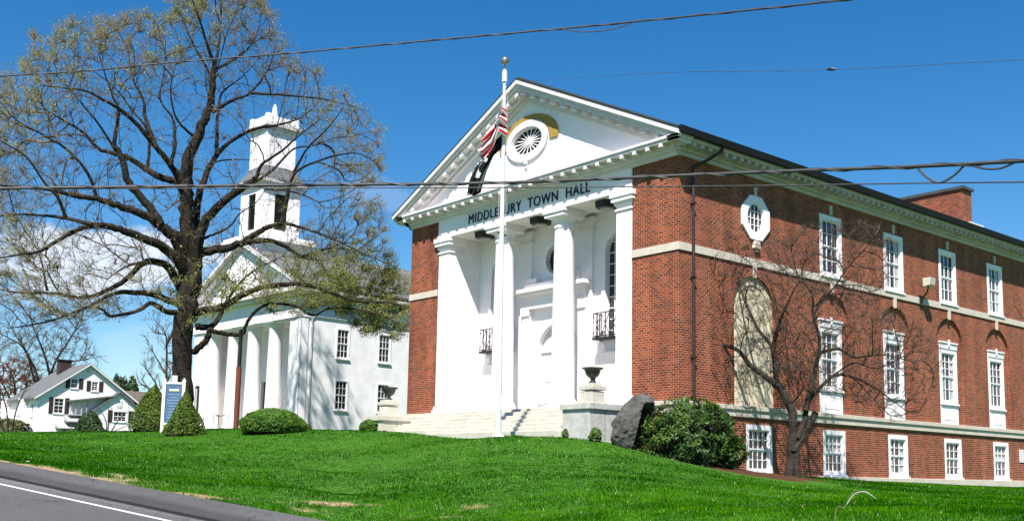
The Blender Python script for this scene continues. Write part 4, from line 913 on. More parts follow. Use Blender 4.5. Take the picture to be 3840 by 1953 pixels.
LEFTW = -np.array([ROT[0][0], ROT[0][1], 0.0]); LEFTW /= np.linalg.norm(LEFTW); TOW = -fwd*np.array([1, 1, 0]); TOW /= np.linalg.norm(TOW)
def flagmat(us):
    m = bpy.data.materials.new('stars_and_stripes_cloth' if us else 'black_flag_cloth'); m.use_nodes = True; t = m.node_tree; b = t.nodes['Principled BSDF']; l = t.links.new
    b.inputs['Roughness'].default_value = .85; b.inputs['Specular IOR Level'].default_value = .15
    ua = N(t, 'ShaderNodeAttribute', attribute_name='fu'); va = N(t, 'ShaderNodeAttribute', attribute_name='fv')
    def mth(op, a, bb=None, c=None):
        n = N(t, 'ShaderNodeMath', operation=op)
        for i, q in enumerate((a, bb, c)):
            if q is None: continue
            if hasattr(q, 'is_linked') or hasattr(q, 'node'): l(q, n.inputs[i])
            else: n.inputs[i].default_value = q
        return n.outputs[0]
    U, V = ua.outputs['Fac'], va.outputs['Fac']
    def mixc(f, a, c):
        n = N(t, 'ShaderNodeMixRGB'); l(f, n.inputs[0])
        for i, q in ((1, a), (2, c)):
            if isinstance(q, tuple): n.inputs[i].default_value = (*q, 1)
            else: l(q, n.inputs[i])
        return n.outputs[0]
    def dots(nu, nv, rr, u0, u1, v0, v1, stag=True):
        uu = mth('MULTIPLY', mth('DIVIDE', mth('SUBTRACT', U, u0), u1-u0), nu); vv = mth('MULTIPLY', mth('DIVIDE', mth('SUBTRACT', V, v0), v1-v0), nv)
        du = mth('SUBTRACT', mth('FRACT', uu), .5); dv = mth('SUBTRACT', mth('FRACT', vv), .5)
        return mth('LESS_THAN', mth('ADD', mth('MULTIPLY', du, du), mth('MULTIPLY', dv, dv)), rr*rr)
    if us:
        st = mth('GREATER_THAN', mth('FRACT', mth('MULTIPLY', V, 6.5)), .5)
        col = mixc(st, (.45, .022, .025), (.75, .75, .74))
        cant = mth('MULTIPLY', mth('LESS_THAN', U, .4), mth('GREATER_THAN', V, .4615))
        blue = mixc(dots(6, 5, .26, 0, .4, .4615, 1), (.012, .018, .07), (.75, .75, .75))
        col = mixc(cant, col, blue)
    else:
        du = mth('DIVIDE', mth('SUBTRACT', U, .5), .16); dv = mth('DIVIDE', mth('SUBTRACT', V, .5), .27)
        rr = mth('ADD', mth('MULTIPLY', du, du), mth('MULTIPLY', dv, dv))
        col = mixc(mth('LESS_THAN', rr, 1.0), (.010, .010, .011), (.6, .6, .58))
        inn = mth('LESS_THAN', mth('ADD', mth('MULTIPLY', mth('ADD', du, .2), mth('ADD', du, .2)), mth('MULTIPLY', mth('ADD', dv, .3), mth('ADD', dv, .3))), .25)
        col = mixc(inn, col, (.010, .010, .011))
        bar = mth('MULTIPLY', mth('LESS_THAN', mth('ABSOLUTE', mth('SUBTRACT', V, .13)), .035), mth('LESS_THAN', mth('ABSOLUTE', mth('SUBTRACT', U, .5)), .3))
        col = mixc(bar, col, (.55, .55, .53))
        txt = mth('MULTIPLY', mth('LESS_THAN', mth('ABSOLUTE', mth('SUBTRACT', V, .88)), .045), mth('LESS_THAN', mth('ABSOLUTE', mth('SUBTRACT', U, .5)), .22))
        tf = mth('MULTIPLY', txt, mth('GREATER_THAN', mth('FRACT', mth('MULTIPLY', U, 16)), .4)); col = mixc(tf, col, (.55, .55, .53))
    l(col, b.inputs['Base Color'])
    tr = N(t, 'ShaderNodeBsdfTranslucent'); l(col, tr.inputs[0]); ms = N(t, 'ShaderNodeMixShader'); ms.inputs[0].default_value = .25
    l(b.outputs[0], ms.inputs[1]); l(tr.outputs[0], ms.inputs[2]); l(ms.outputs[0], t.nodes['Material Output'].inputs[0])
    return m
def drape(name, rows, us, label, cat):
    """rows: hoist edge polyline -> fly edge polyline in (left, height, toward) metres from the pole at z; bilinear between guide curves"""
    nu, nv = 60, 40; R_ = np.array(rows, float)   # (k guides along u, m along v, 3)
    V = []; fu = []; fv = []
    for i in range(nu+1):
        u = i/nu; x = u*(len(R_)-1); a = min(int(x), len(R_)-2); f = x-a; f = f*f*(3-2*f)*.5+f*.5
        g = R_[a]*(1-f)+R_[a+1]*f
        for j in range(nv+1):
            v = j/nv; y = v*(len(g)-1); c = min(int(y), len(g)-2); e = y-c; p = g[c]*(1-e)+g[c+1]*e
            fold = .10*math.sin(v*15+u*3.5)*min(1, u*4+.15)+.05*math.sin(v*31+u*5+1)*min(1, u*3)
            q = lin(0)+np.array([0, 0, 0.0]); zz = p[1]; tt = (zz-bs[2])/(tp[2]-bs[2]); q = lin(tt)
            V.append(q+LEFTW*p[0]+TOW*(p[2]+fold)+LEFTW*.04*math.cos(v*19+u*4)*min(1, u*3)); fu.append(u); fv.append(.12+.74*v if us else v)
    if us: fu = [float(np.interp(q, [0, .2, .4, .6, .8, 1], [.78, .50, .12, .42, .72, 1.0])) for q in fu]
    i = np.arange((nu+1)*(nv+1)).reshape(nu+1, nv+1)
    F = np.stack([i[:-1, :-1], i[:-1, 1:], i[1:, 1:], i[1:, :-1]], -1).reshape(-1, 4)
    o = fast_mesh(name, np.array(V), F, flagmat(us), attr={'fu': fu, 'fv': fv}, smooth=True)
    tag(o, label, cat); return o
def zat(u, v): return D(u, v, 34.5)[2]
# each guide runs from the flag's lower edge to its upper edge; offsets in metres left of the pole
def pxm(u, v):   # pixel on the sheet -> (left offset, height)
    w_ = D(u, v, 34.5); tt = (w_[2]-bs[2])/(tp[2]-bs[2]); q = lin(tt); return float((w_-q)@LEFTW), float(w_[2])
def gd(*pp): return [(*pxm(u, v), t) for u, v, t in pp]
drape('us_flag', [gd((1903, 522, .16), (1903, 470, .2), (1898, 418, .18)), gd((1868, 508, .30), (1874, 455, .34), (1888, 412, .22)), gd((1850, 555, .10), (1858, 480, .06), (1876, 425, .05)), gd((1828, 585, .16), (1842, 520, .04), (1862, 450, .03)), gd((1806, 600, .08), (1806, 555, .10), (1840, 475, .05)), gd((1800, 590, .1), (1794, 562, .12), (1822, 505, .08))],
      True, 'red, white and blue striped flag with stars hanging from pole', 'flag')
drape('black_flag', [gd((1880, 560, .02), (1882, 530, .04), (1884, 505, .02)), gd((1850, 590, .02), (1852, 560, .12), (1858, 530, .0)), gd((1822, 650, .04), (1816, 610, .14), (1824, 585, .0)), gd((1806, 700, .02), (1790, 655, .16), (1788, 612, .0)), gd((1798, 722, .02), (1775, 705, .14), (1758, 672, .0)), gd((1775, 733, .02), (1762, 732, .12), (1750, 730, .0))],
      False, 'black flag with white emblem hanging below the striped flag', 'flag')

# ============================================================ cables
def sm(P, k=8):
    P = np.array(P, float); n = len(P); o = []
    for i in range(n-1):
        a, b, c, d = P[max(i-1, 0)], P[i], P[i+1], P[min(i+2, n-1)]
        for q in range(k):
            t = q/k; o.append(.5*((2*b)+(c-a)*t+(2*a-5*b+4*c-d)*t*t+(3*b-a-3*c+d)*t**3))
    o.append(P[-1]); return np.array(o)
def cable(name, px, r, d0, d1, label, twist=0, dip=(), anchor=None):
    W = []
    for u, v in px:
        t = u/3840; W.append(D(u, v, d0+(d1-d0)*t))
    e0, e1 = W[0]-W[1], W[-1]-W[-2]; e0 /= np.linalg.norm(e0); e1 /= np.linalg.norm(e1)
    W = ([W[0]+e0*30, W[0]+e0*8] if anchor is None else [np.array(anchor)])+W+[W[-1]+e1*8, W[-1]+e1*30]; W = sm(W, 6); s = MB(); s.tube(W, r, 8)
    if twist:
        W2 = W.copy(); L_ = np.cumsum(np.append(0, np.linalg.norm(np.diff(W, axis=0), axis=1)))
        W3 = []
        for i in range(len(W)-1):
            for q in range(10): W3.append((W[i]*(1-q/10)+W[i+1]*q/10, L_[i]+(L_[i+1]-L_[i])*q/10))
        s.tube([p+np.array([0, 0, 1])*r*1.0*math.sin(l*5.2)+rgt*0+fwd*r*1.0*math.cos(l*5.2) for p, l in W3], r*.55, 5)
    for dp in dip:
        s.tube(sm([D(u, v, d0+(d1-d0)*u/3840) for u, v in dp], 8), r*.6, 6)
    o = s.build(name, WIREM, smooth=True); tag(o, label, 'cable', 'utility cables crossing the view'); return o
k_ = 1.4907
sc_ = lambda P: [(a*k_, b*k_) for a, b in P]
TOPC = cable('utility_cable', sc_([(-260, 212), (0, 192), (200, 180), (430, 158), (700, 137), (1000, 110), (1400, 74), (1570, 58), (1800, 35), (2130, 0), (2576, -55), (2800, -85)]), .017, 26, 14,
      'highest cable, crossing the sky above the tree and the pediment', 1, [sc_([(1410, 72), (1450, 80), (1500, 80), (1550, 72), (1590, 57)])])
cable('utility_cable', sc_([(-260, 478), (0, 474), (400, 469), (800, 465), (1250, 460), (1700, 442), (2000, 430), (2300, 419), (2576, 405), (2800, 392)]), .033, 27, 18,
      'thick cable crossing in front of the tree and the pediment, with slack loops at right', 1, [sc_([(2305, 420), (2330, 445), (2360, 460), (2395, 445), (2425, 417)]), sc_([(2440, 414), (2475, 424), (2515, 424), (2550, 410)])])
cable('utility_cable', sc_([(500, 474), (800, 473), (1250, 472), (1590, 470), (2000, 466), (2300, 461), (2576, 458), (2800, 456)]), .013, 27.6, 18.6,
      'thin cable running just below the thick looped cable')
o = cable('utility_cable', sc_([(1600, 187), (1850, 181), (2090, 176), (2576, 151), (2800, 140)]), .0035, 22, 16, 'hair thin wire with small dark splice in the sky right of the pediment', anchor=(-7.7, -.45, 16.85))
s = MB(); a, b = D(2080*k_, 176.5*k_, 22-6*2080*k_/3840), D(2104*k_, 175*k_, 22-6*2104*k_/3840); s.tube([a, (a+b)/2+(0, 0, .01), b], [.012, .03, .012], 8); s.build('splice', BLACK, o)
s = MB(); s.tube(sm([(0.05, 24.2, 10.2), (.9, 25.0, 10.9), (2.6, 26.3, 11.9), (5.5, 28.5, 13.6)], 5), .018, 6); tag(s.build('drop_wire', WIREM), 'thin service wire rising from the brick wall at the far right', 'wire')

# ============================================================ rock
c = D(2385, 1690, 33.2); c[2] = gz(c)
def rockmesh(c, lab):
    bm = bmesh.new(); bmesh.ops.create_icosphere(bm, subdivisions=5, radius=1)
    from mathutils import noise
    L3 = Vector(LEFTW); T3 = Vector(TOW)
    for v in bm.verts:
        p = v.co.copy(); h = (p.z+1)/2
        lft, tw = p.x, p.y
        wv = .74*(1-.16*h); dv = .55*(1-.2*h)
        off = -.34*h+.26*h*h*0     # leans towards the right as it rises
        q = Vector((lft*wv+.26-.46*h, tw*dv, p.z*.93+.78))
        # hollow scooped out of the right face
        n = noise.fractal(p*1.7+Vector((3, 1, 7)), .8, 2.1, 5); n2 = noise.noise(p*5)
        k = 1+.15*n+.05*n2+.04*noise.noise(p*11); q = Vector((q.x*k, q.y*k, q.z*(1+.04*n)))
        if lft < -.1 and tw > -.4:
            e = min(1, (-lft-.1)*3)*min(1, max(0, .72-p.z)*3)*min(1, (tw+.4)*2); q.x += .30*e; q.y -= .75*e*max(0, tw+.4)*.8
        v.co = Vector((c[0], c[1], c[2]))+L3*q.x+T3*q.y+Vector((0, 0, q.z))
    me = bpy.data.meshes.new('standing_rock'); bm.to_mesh(me); bm.free(); me.materials.append(ROCK)
    o = bpy.data.objects.new('standing_rock', me); COL.objects.link(o); tag(o, lab, 'rock'); return o
rockmesh(c, 'tall dark grey standing rock leaning beside the rhododendron bush')

# mulch bed along the corner of the building
def bed(name, cx, cy, rx, ry, m, label, h=.10):
    s = MB(); n, k = 48, 10; rows = []
    for j in range(k+1):
        f = j/k; row = []
        for i in range(n):
            a = 2*math.pi*i/n; r = f*(1+.10*math.sin(3*a+1)+.07*math.sin(7*a)); x, y = cx+rx*r*math.cos(a), cy+ry*r*math.sin(a)
            row.append(s.pt((x, y, g1(x, y)+.02+h*(1-f**3)-(.06 if j == k else 0)+.03*math.sin(x*9)*math.cos(y*8)*(1-f))))
        rows.append(row)
    for a, b in zip(rows, rows[1:]):
        for i in range(n): s.face((a[i], a[(i+1) % n], b[(i+1) % n], b[i]))
    o = s.build(name, m, smooth=True); tag(o, label, 'mulch bed', kind='stuff'); return o
bed('mulch', .4, .5, 3.5, 2.5, MULCH, 'brown bark mulch bed round the bushes at the building corner')
bed('mulch', D(2960, 1785, 37)[0], D(2960, 1785, 37)[1], 1.3, .8, MULCH, 'small patch of brown mulch round the bare tree by the wall', .05)

# ============================================================ leaves and shrubs
def leafquads(P, Nrm, size, aspect=1.6, droop=0, tilt=.9):
    """rhombic leaves at P, facing roughly Nrm"""
    n = len(P); R = RNG.normal(size=(n, 3)); Nn = Nrm+R*tilt*.6; Nn /= np.linalg.norm(Nn, axis=1)[:, None]+1e-9
    A = np.cross(Nn, RNG.normal(size=(n, 3))); A /= np.linalg.norm(A, axis=1)[:, None]+1e-9; B = np.cross(Nn, A)
    sz = (size*RNG.uniform(.6, 1.3, n))[:, None]; A = A*sz; B = B*sz/aspect
    V = np.stack([P-A, P-B*.9+Nn*sz*.12, P+A, P+B*.9+Nn*sz*.12], 1).reshape(-1, 3)
    i = np.arange(n)*4; return V, np.stack([i, i+1, i+2, i+3], 1)
def lump(d, seed, amp, k=2.4):
    """cheap smooth noise on directions"""
    r = np.random.default_rng(seed); W_ = r.normal(size=(10, 3))*k; ph = r.uniform(0, 6.28, 10)
    return (np.sin(d@W_.T+ph).sum(1)/10**.5)*amp
def shrub(name, base, R, shape, m, n, size, label, cat, group=None, aspect=1.6, lumpy=.08, inner=.85, seed=1, clump=0, stems=0, tilt=.9, rndb=0):
    """shape(t)-> radius factor for height t in 0..1; R=(rx,ry,h)"""
    o = empty(name, (base[0], base[1], base[2]), label, cat, group)
    t = RNG.random(n)**.8; a = RNG.uniform(0, 2*math.pi, n); prof = np.array([shape(q) for q in t])
    dirs = np.stack([np.cos(a), np.sin(a), t*2], 1); lp = 1+lump(dirs, seed, lumpy)+lump(dirs*2.7, seed+1, lumpy*.6)
    dep = 1-np.abs(RNG.normal(0, .07, n)); 
    if clump:
        cl_ = lump(dirs*2.2, seed+5, 1)+.6*lump(dirs*5, seed+6, 1); keep = cl_ > clump-RNG.random(n)*.8; dep = np.where(cl_ < clump, dep*.86, dep)
        sel = keep | (RNG.random(n) < .18); t, a, prof, lp, dep, dirs = (q[sel] for q in (t, a, prof, lp, dep, dirs)); n = len(t)
    r = prof*lp*dep
    P = np.stack([base[0]+R[0]*r*np.cos(a), base[1]+R[1]*r*np.sin(a), base[2]+R[2]*t*(1+.04*lump(dirs, seed+2, 1))*np.clip(dep, .8, 1.05)], 1)
    Nr = np.stack([np.cos(a), np.sin(a), .5+t*.6], 1)
    V, F = leafquads(P, Nr, size, aspect, tilt=tilt)
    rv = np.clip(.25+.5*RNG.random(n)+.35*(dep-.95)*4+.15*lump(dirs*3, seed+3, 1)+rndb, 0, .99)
    fast_mesh('foliage', V, F, m, o, {'rnd': np.repeat(rv, 4)})
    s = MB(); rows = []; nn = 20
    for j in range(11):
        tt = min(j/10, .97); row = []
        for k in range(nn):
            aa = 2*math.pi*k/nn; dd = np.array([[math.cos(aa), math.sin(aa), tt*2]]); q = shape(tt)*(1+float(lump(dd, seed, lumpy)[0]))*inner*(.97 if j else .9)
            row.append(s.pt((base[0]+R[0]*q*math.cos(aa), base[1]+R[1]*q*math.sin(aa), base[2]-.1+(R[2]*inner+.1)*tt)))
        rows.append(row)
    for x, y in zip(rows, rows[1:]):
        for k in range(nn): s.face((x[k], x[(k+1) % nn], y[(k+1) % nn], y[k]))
    s.face(rows[0][::-1]); s.face(rows[-1]); s.build('shaded_core', SHADE, o, smooth=True)  # closed dark hull for opacity, painted as shade among the leaves
    return o
def at(u, v, d, dz=0):
    p = D(u, v, d); return (p[0], p[1], gz(p)+dz)
cone = lambda t: (1-.12*(1-min(1, t*5)))*((1-t)**.62)*1.0
cone2 = lambda t: (1-.1*(1-min(1, t*5)))*(1-t)**.95+.03*(1-t)
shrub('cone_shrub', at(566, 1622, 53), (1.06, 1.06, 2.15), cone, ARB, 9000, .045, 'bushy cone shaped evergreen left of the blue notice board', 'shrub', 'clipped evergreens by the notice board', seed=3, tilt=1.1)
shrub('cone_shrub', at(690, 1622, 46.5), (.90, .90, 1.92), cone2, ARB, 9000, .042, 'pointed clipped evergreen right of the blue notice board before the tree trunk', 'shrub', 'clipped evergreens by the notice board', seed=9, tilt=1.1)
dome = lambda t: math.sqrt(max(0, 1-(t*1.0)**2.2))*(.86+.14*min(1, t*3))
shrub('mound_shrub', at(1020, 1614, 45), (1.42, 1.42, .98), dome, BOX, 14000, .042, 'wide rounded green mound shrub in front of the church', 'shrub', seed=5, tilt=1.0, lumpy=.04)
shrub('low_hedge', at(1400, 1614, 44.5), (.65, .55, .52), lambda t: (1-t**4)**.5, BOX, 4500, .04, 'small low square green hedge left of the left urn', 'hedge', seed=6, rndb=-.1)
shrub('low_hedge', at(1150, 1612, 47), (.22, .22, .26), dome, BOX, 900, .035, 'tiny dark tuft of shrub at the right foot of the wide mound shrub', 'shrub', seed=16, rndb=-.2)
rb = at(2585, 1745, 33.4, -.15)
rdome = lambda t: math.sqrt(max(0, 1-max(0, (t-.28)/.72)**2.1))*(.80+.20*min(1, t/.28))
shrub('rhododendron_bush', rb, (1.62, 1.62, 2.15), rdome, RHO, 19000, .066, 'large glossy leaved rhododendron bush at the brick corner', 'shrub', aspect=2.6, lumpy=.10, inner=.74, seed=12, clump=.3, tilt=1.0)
rb = at(2690, 1762, 34.0, -.1)
shrub('rhododendron_bush', rb, (.86, .95, 1.35), rdome, RHO, 9000, .064, 'lower right hand rhododendron bush, beside the first basement window', 'shrub', aspect=2.6, lumpy=.12, inner=.72, seed=22, clump=.35, tilt=1.0)
shrub('garden_plant', at(2232, 1640, 33.2), (.22, .22, .42), dome, RHO, 420, .05, 'small leafy garden plant in the mulch left of the rock', 'plant', aspect=2.4, seed=31, rndb=.2)
shrub('garden_plant', at(2120, 1636, 34.2), (.12, .12, .30), dome, RHO, 180, .045, 'tiny plant against the stone steps just left of the cheek block', 'plant', aspect=2.4, seed=33, rndb=.1)
shrub('dark_evergreen_shrub', at(333, 1624, 100), (2.0, 2.0, 3.0), lambda t: (1-t)**.6, DARKG, 4200, .12, 'dark rounded evergreen shrub before the white house, left of bare shrub', 'shrub', seed=41, lumpy=.14)
shrub('dark_evergreen_shrub', at(262, 1630, 100), (1.9, 1.3, 1.4), dome, DARKG, 2400, .12, 'low dark evergreen shrub under the awnings of the white house', 'shrub', seed=43, lumpy=.14)
shrub('low_bush', at(30, 1636, 95), (2.8, 2.0, 1.9), dome, leafmat('olive_bush_leaf', [(0, (.03, .04, .012)), (1, (.12, .13, .04))]), 3500, .12, 'low olive bush at far left edge beside the white house', 'bush', seed=45, lumpy=.18)
for i, (u, dd, h, r_) in enumerate(((650, 130, 8.6, 3.0), (470, 150, 7.5, 3), (448, 150, 9.9, 2.4), (428, 150, 10.2, 2.2), (490, 150, 10.0, 2.0))):
    p = at(u, 1600, dd); 
    if i == 0: continue
    shrub('evergreen_tree', p, (r_, r_, h), lambda t: (1-t)**.5 if t > .3 else .85, DARKG, 2500, .22, ('', 'low dark evergreen treetop right of the white house roof', 'wide dark evergreen treetop touching the right slope of the white house roof', 'dark evergreen treetop nearest the white house roof', 'dark evergreen treetop rising over the brown roof')[i], 'tree', 'evergreens behind the brown roof', seed=50+i, lumpy=.16)

# ============================================================ bare trees
def tubes_from_segments(P0_, P1_, R0, R1, n=3):
    d = P1_-P0_; Ln = np.linalg.norm(d, axis=1)[:, None]+1e-9; d = d/Ln
    ref = np.where(np.abs(d[:, 2:3]) > .9, np.array([[1., 0, 0]]), np.array([[0, 0, 1.]])); a = np.cross(d, ref); a /= np.linalg.norm(a, axis=1)[:, None]; b = np.cross(d, a)
    V = []
    for k in range(n):
        c, s_ = math.cos(2*math.pi*k/n), math.sin(2*math.pi*k/n); V.append(P0_+(a*c+b*s_)*R0[:, None])
    for k in range(n):
        c, s_ = math.cos(2*math.pi*k/n), math.sin(2*math.pi*k/n); V.append(P1_+(a*c+b*s_)*R1[:, None])
    V = np.stack(V, 1).reshape(-1, 3); i = np.arange(len(d))*2*n
    F = np.concatenate([np.stack([i+k, i+(k+1) % n, i+n+(k+1) % n, i+n+k], 1) for k in range(n)]); return V, F
def colonize(base, attr, step, infl, kill, iters, bias=(0, 0, .08), jit=.08, org=None, outw=.35, pred=None):
    """space colonisation; base: list of points already grown. returns nodes, parent index"""
    nodes = [np.array(p) for p in base]; par = [-1]*len(base) if pred is None else list(pred); dirs = {}; A = np.array(attr); alive = np.ones(len(A), bool)
    near = np.full(len(A), -1); nd = np.full(len(A), 1e9); new = list(range(len(nodes))); seen = set()
    bias = np.array(bias)
    for it in range(iters):
        kd = kdtree.KDTree(len(new))
        for i in new: kd.insert(nodes[i], i)
        kd.balance()
        for j in np.nonzero(alive)[0]:
            co_, ix, dist = kd.find(A[j])
            if dist < nd[j]: nd[j] = dist; near[j] = ix
        alive &= nd > kill
        act = np.nonzero(alive & (nd < infl))[0]
        if not len(act): break
        acc = {}
        for j in act:
            d = A[j]-nodes[near[j]]; d = d/(np.linalg.norm(d)+1e-9)
            if near[j] in acc: acc[near[j]] = acc[near[j]]+d
            else: acc[near[j]] = d
        new = []
        for i, d in acc.items():
            d = d/(np.linalg.norm(d)+1e-9)+bias+RNG.normal(0, jit, 3)
            if org is not None: w_ = nodes[i]-org; d = d+outw*w_/(np.linalg.norm(w_)+1e-9)
            if i in dirs: d = d+.55*dirs[i]
            d /= np.linalg.norm(d); p = nodes[i]+d*step
            key = (i, round(p[0]*12), round(p[1]*12), round(p[2]*12))
            k2 = (i, round(d[0]*4), round(d[1]*4), round(d[2]*4))
            if k2 in seen: continue
            seen.add(k2); dirs[len(nodes)] = d; nodes.append(p); par.append(i); new.append(len(nodes)-1)
        if not new: break
    return np.array(nodes), np.array(par)
def twigs_of(nodes, par, nb, rtip, rmax, expo=2.0):
    n = len(nodes); cnt = np.zeros(n); child = np.zeros(n, int)
    for i in range(n-1, nb-1, -1):
        if cnt[i] == 0: cnt[i] = 1
        if par[i] >= 0: cnt[par[i]] += cnt[i]; child[par[i]] += 1
    r = rtip*np.maximum(cnt, 1)**(1/expo); r = np.minimum(r, rmax)
    idx = np.arange(nb, n); p = par[idx]; r0 = np.where(p < nb, r[idx]*1.1, np.minimum(r[p], r[idx]*1.35))
    return nodes[p], nodes[idx], r0, r[idx], idx[child[idx] == 0], child
def limb_pts(px, base_d, d_off, k=5):
    n = len(px); out_ = []
    P = np.array([(u, v) for u, v in px], float); L_ = np.append(0, np.cumsum(np.hypot(*np.diff(P, axis=0).T)))
    for (u, v), l in zip(P, L_/L_[-1]): out_.append(D(u, v, base_d+d_off[0]+(d_off[1]-d_off[0])*l))
    return sm(out_, k)
def inpoly(P, x, y):
    n = len(P); c = np.zeros(len(x), bool); j = n-1
    for i in range(n):
        xi, yi = P[i]; xj, yj = P[j]; t = ((yi > y) != (yj > y)) & (x < (xj-xi)*(y-yi)/(yj-yi+1e-12)+xi); c ^= t; j = i
    return c

def bare_tree(name, base, limbs, base_d, poly, depth, natt, label, cat, step=.3, infl=2.2, kill=.42, iters=70, rtip=.006, rmax=.06, ntw=3, twl=.45, mats=(BARK, TWIG), leaves=None, center=None, group=None, bias=(0, 0, .06), nside=9, orgpx=None, outw=.4, hollow=0, thin=None, shoots=None):
    o = empty(name, base, label, cat, group)
    s = MB(); bpts = []; 
    for px, r0, r1, off in limbs:
        P = limb_pts(px, base_d, off); n = len(P); rr = [r0+(r1-r0)*(i/(n-1))**.8 for i in range(n)]
        wob = RNG.normal(0, 1, (n, 3))*np.array(rr)[:, None]*.12; P = P+wob
        s.tube(P, rr, nside); dd = np.append(0, np.cumsum(np.linalg.norm(np.diff(P, axis=0), axis=1)))
        for q in np.arange(0, dd[-1], step):
            i = min(np.searchsorted(dd, q), n-1); 
            if rr[i] < .26*max(1, base_d/55): bpts.append(P[i])
        bpts.append(P[-1])
    s.build('trunk', mats[0], o, smooth=True)
    poly = np.array(poly, float); x0, x1, yy0, yy1 = poly[:, 0].min(), poly[:, 0].max(), poly[:, 1].min(), poly[:, 1].max()
    cx, cy = center or ((x0+x1)/2, (yy0+yy1)/2); rx, ry = max(x1-cx, cx-x0), max(yy1-cy, cy-yy0)
    u = RNG.uniform(x0, x1, natt*3); v = RNG.uniform(yy0, yy1, natt*3); ok = inpoly(poly, u, v); u, v = u[ok][:natt], v[ok][:natt]
    rho = np.clip(((u-cx)/rx)**2+((v-cy)/ry)**2, 0, 1)
    if hollow: kk = RNG.random(len(u)) < (1-hollow)+hollow*rho**1.3; u, v, rho = u[kk], v[kk], rho[kk]
    if thin: kk = RNG.random(len(u)) > .6*np.exp(-(((u-thin[0])/thin[2])**2+((v-thin[1])/thin[3])**2)); u, v, rho = u[kk], v[kk], rho[kk]
    dz = depth*np.sqrt(1-rho*.93)*RNG.uniform(-1, 1, len(u))
    A = np.array([D(a, b, base_d+c) for a, b, c in zip(u, v, dz)])
    org = D(*(orgpx or (cx, cy+ry*.55)), base_d)
    nb = len(bpts); k1 = max(60, len(A)//18)
    nodes, par = colonize(bpts, A[:k1], step, infl*3, kill*2.6, iters, bias, org=org, outw=outw)
    nodes, par = colonize(nodes, A[k1:], step, infl, kill, iters, bias, org=org, outw=outw*1.2, pred=par)
    nodes, par = np.array(nodes), np.array(par)
    p0, p1, r0, r1, tips, child = twigs_of(nodes, par, nb, rtip, rmax)
    # fine side shoots on the thin wood
    thin = np.nonzero(r1 < rtip*3.2)[0]; src = np.repeat(thin, ntw); keep = RNG.random(len(src)) < .75; src = src[keep]
    dr = p1[src]-p0[src]; dr /= np.linalg.norm(dr, axis=1)[:, None]+1e-9
    ow_ = p0[src]-org; ow_ /= np.linalg.norm(ow_, axis=1)[:, None]+1e-9
    dv = dr*.8+ow_*.5+RNG.normal(0, .45, dr.shape)+np.array(bias)*3; dv /= np.linalg.norm(dv, axis=1)[:, None]
    q0 = p0[src]+(p1[src]-p0[src])*RNG.random((len(src), 1)); ln = (twl*RNG.uniform(.35, 1.15, len(src)))[:, None]; qm = q0+dv*ln*.5; dv2 = dv+RNG.normal(0, .3, dv.shape)+np.array([0, 0, .15]); dv2 /= np.linalg.norm(dv2, axis=1)[:, None]; q1 = qm+dv2*ln*.5
    rt = np.full(len(src), rtip*.8)
    V, F = tubes_from_segments(np.concatenate([p0, q0, qm]), np.concatenate([p1, qm, q1]), np.concatenate([r0, rt, rt*.85]), np.concatenate([r1, rt*.85, rt*.5]), 3)
    fast_mesh('crown', V, F, mats[1], o, smooth=True)
    if shoots:
        tipi = np.nonzero(r1 < rtip*2.0)[0]; dc = (p1[tipi]-CAMP)@ROT.T; uu = 1920+FPX*dc[:, 0]/dc[:, 2]; vv = CYP-FPX*dc[:, 1]/dc[:, 2]
        rr_ = np.clip(((uu-cx)/rx)**2+((vv-cy)/ry)**2, 0, 1.3); wgt = .04+.96*rr_**1.8; wgt = wgt*(.4+.9*vnoise(p1[tipi][:, 0]+p1[tipi][:, 1], p1[tipi][:, 2], 1.6, 99))
        sr2 = np.repeat(tipi, shoots[0]); wg = np.repeat(wgt, shoots[0]); kk = RNG.random(len(sr2)) < wg; sr2 = sr2[kk]
        ow_ = p0[sr2]-org; ow_ /= np.linalg.norm(ow_, axis=1)[:, None]; dv = ow_*.9+RNG.normal(0, .38, ow_.shape)+np.array([0, 0, .25]); dv /= np.linalg.norm(dv, axis=1)[:, None]
        a0 = p0[sr2]+(p1[sr2]-p0[sr2])*RNG.random((len(sr2), 1)); a1 = a0+dv*(shoots[1]*RNG.uniform(.4, 1.2, len(sr2)))[:, None]; rt = np.full(len(sr2), shoots[2])
        V, F = tubes_from_segments(a0, a1, rt, rt*.6, 3); fast_mesh('shoots', V, F, TWIGL, o)
        q1 = np.concatenate([q1, a1]); dv2 = np.concatenate([dv2, dv])
    if leaves:
        leaves(o, p1, q1, dv2)
    print(name, 'nodes', len(nodes), 'twigs', len(src)); return o

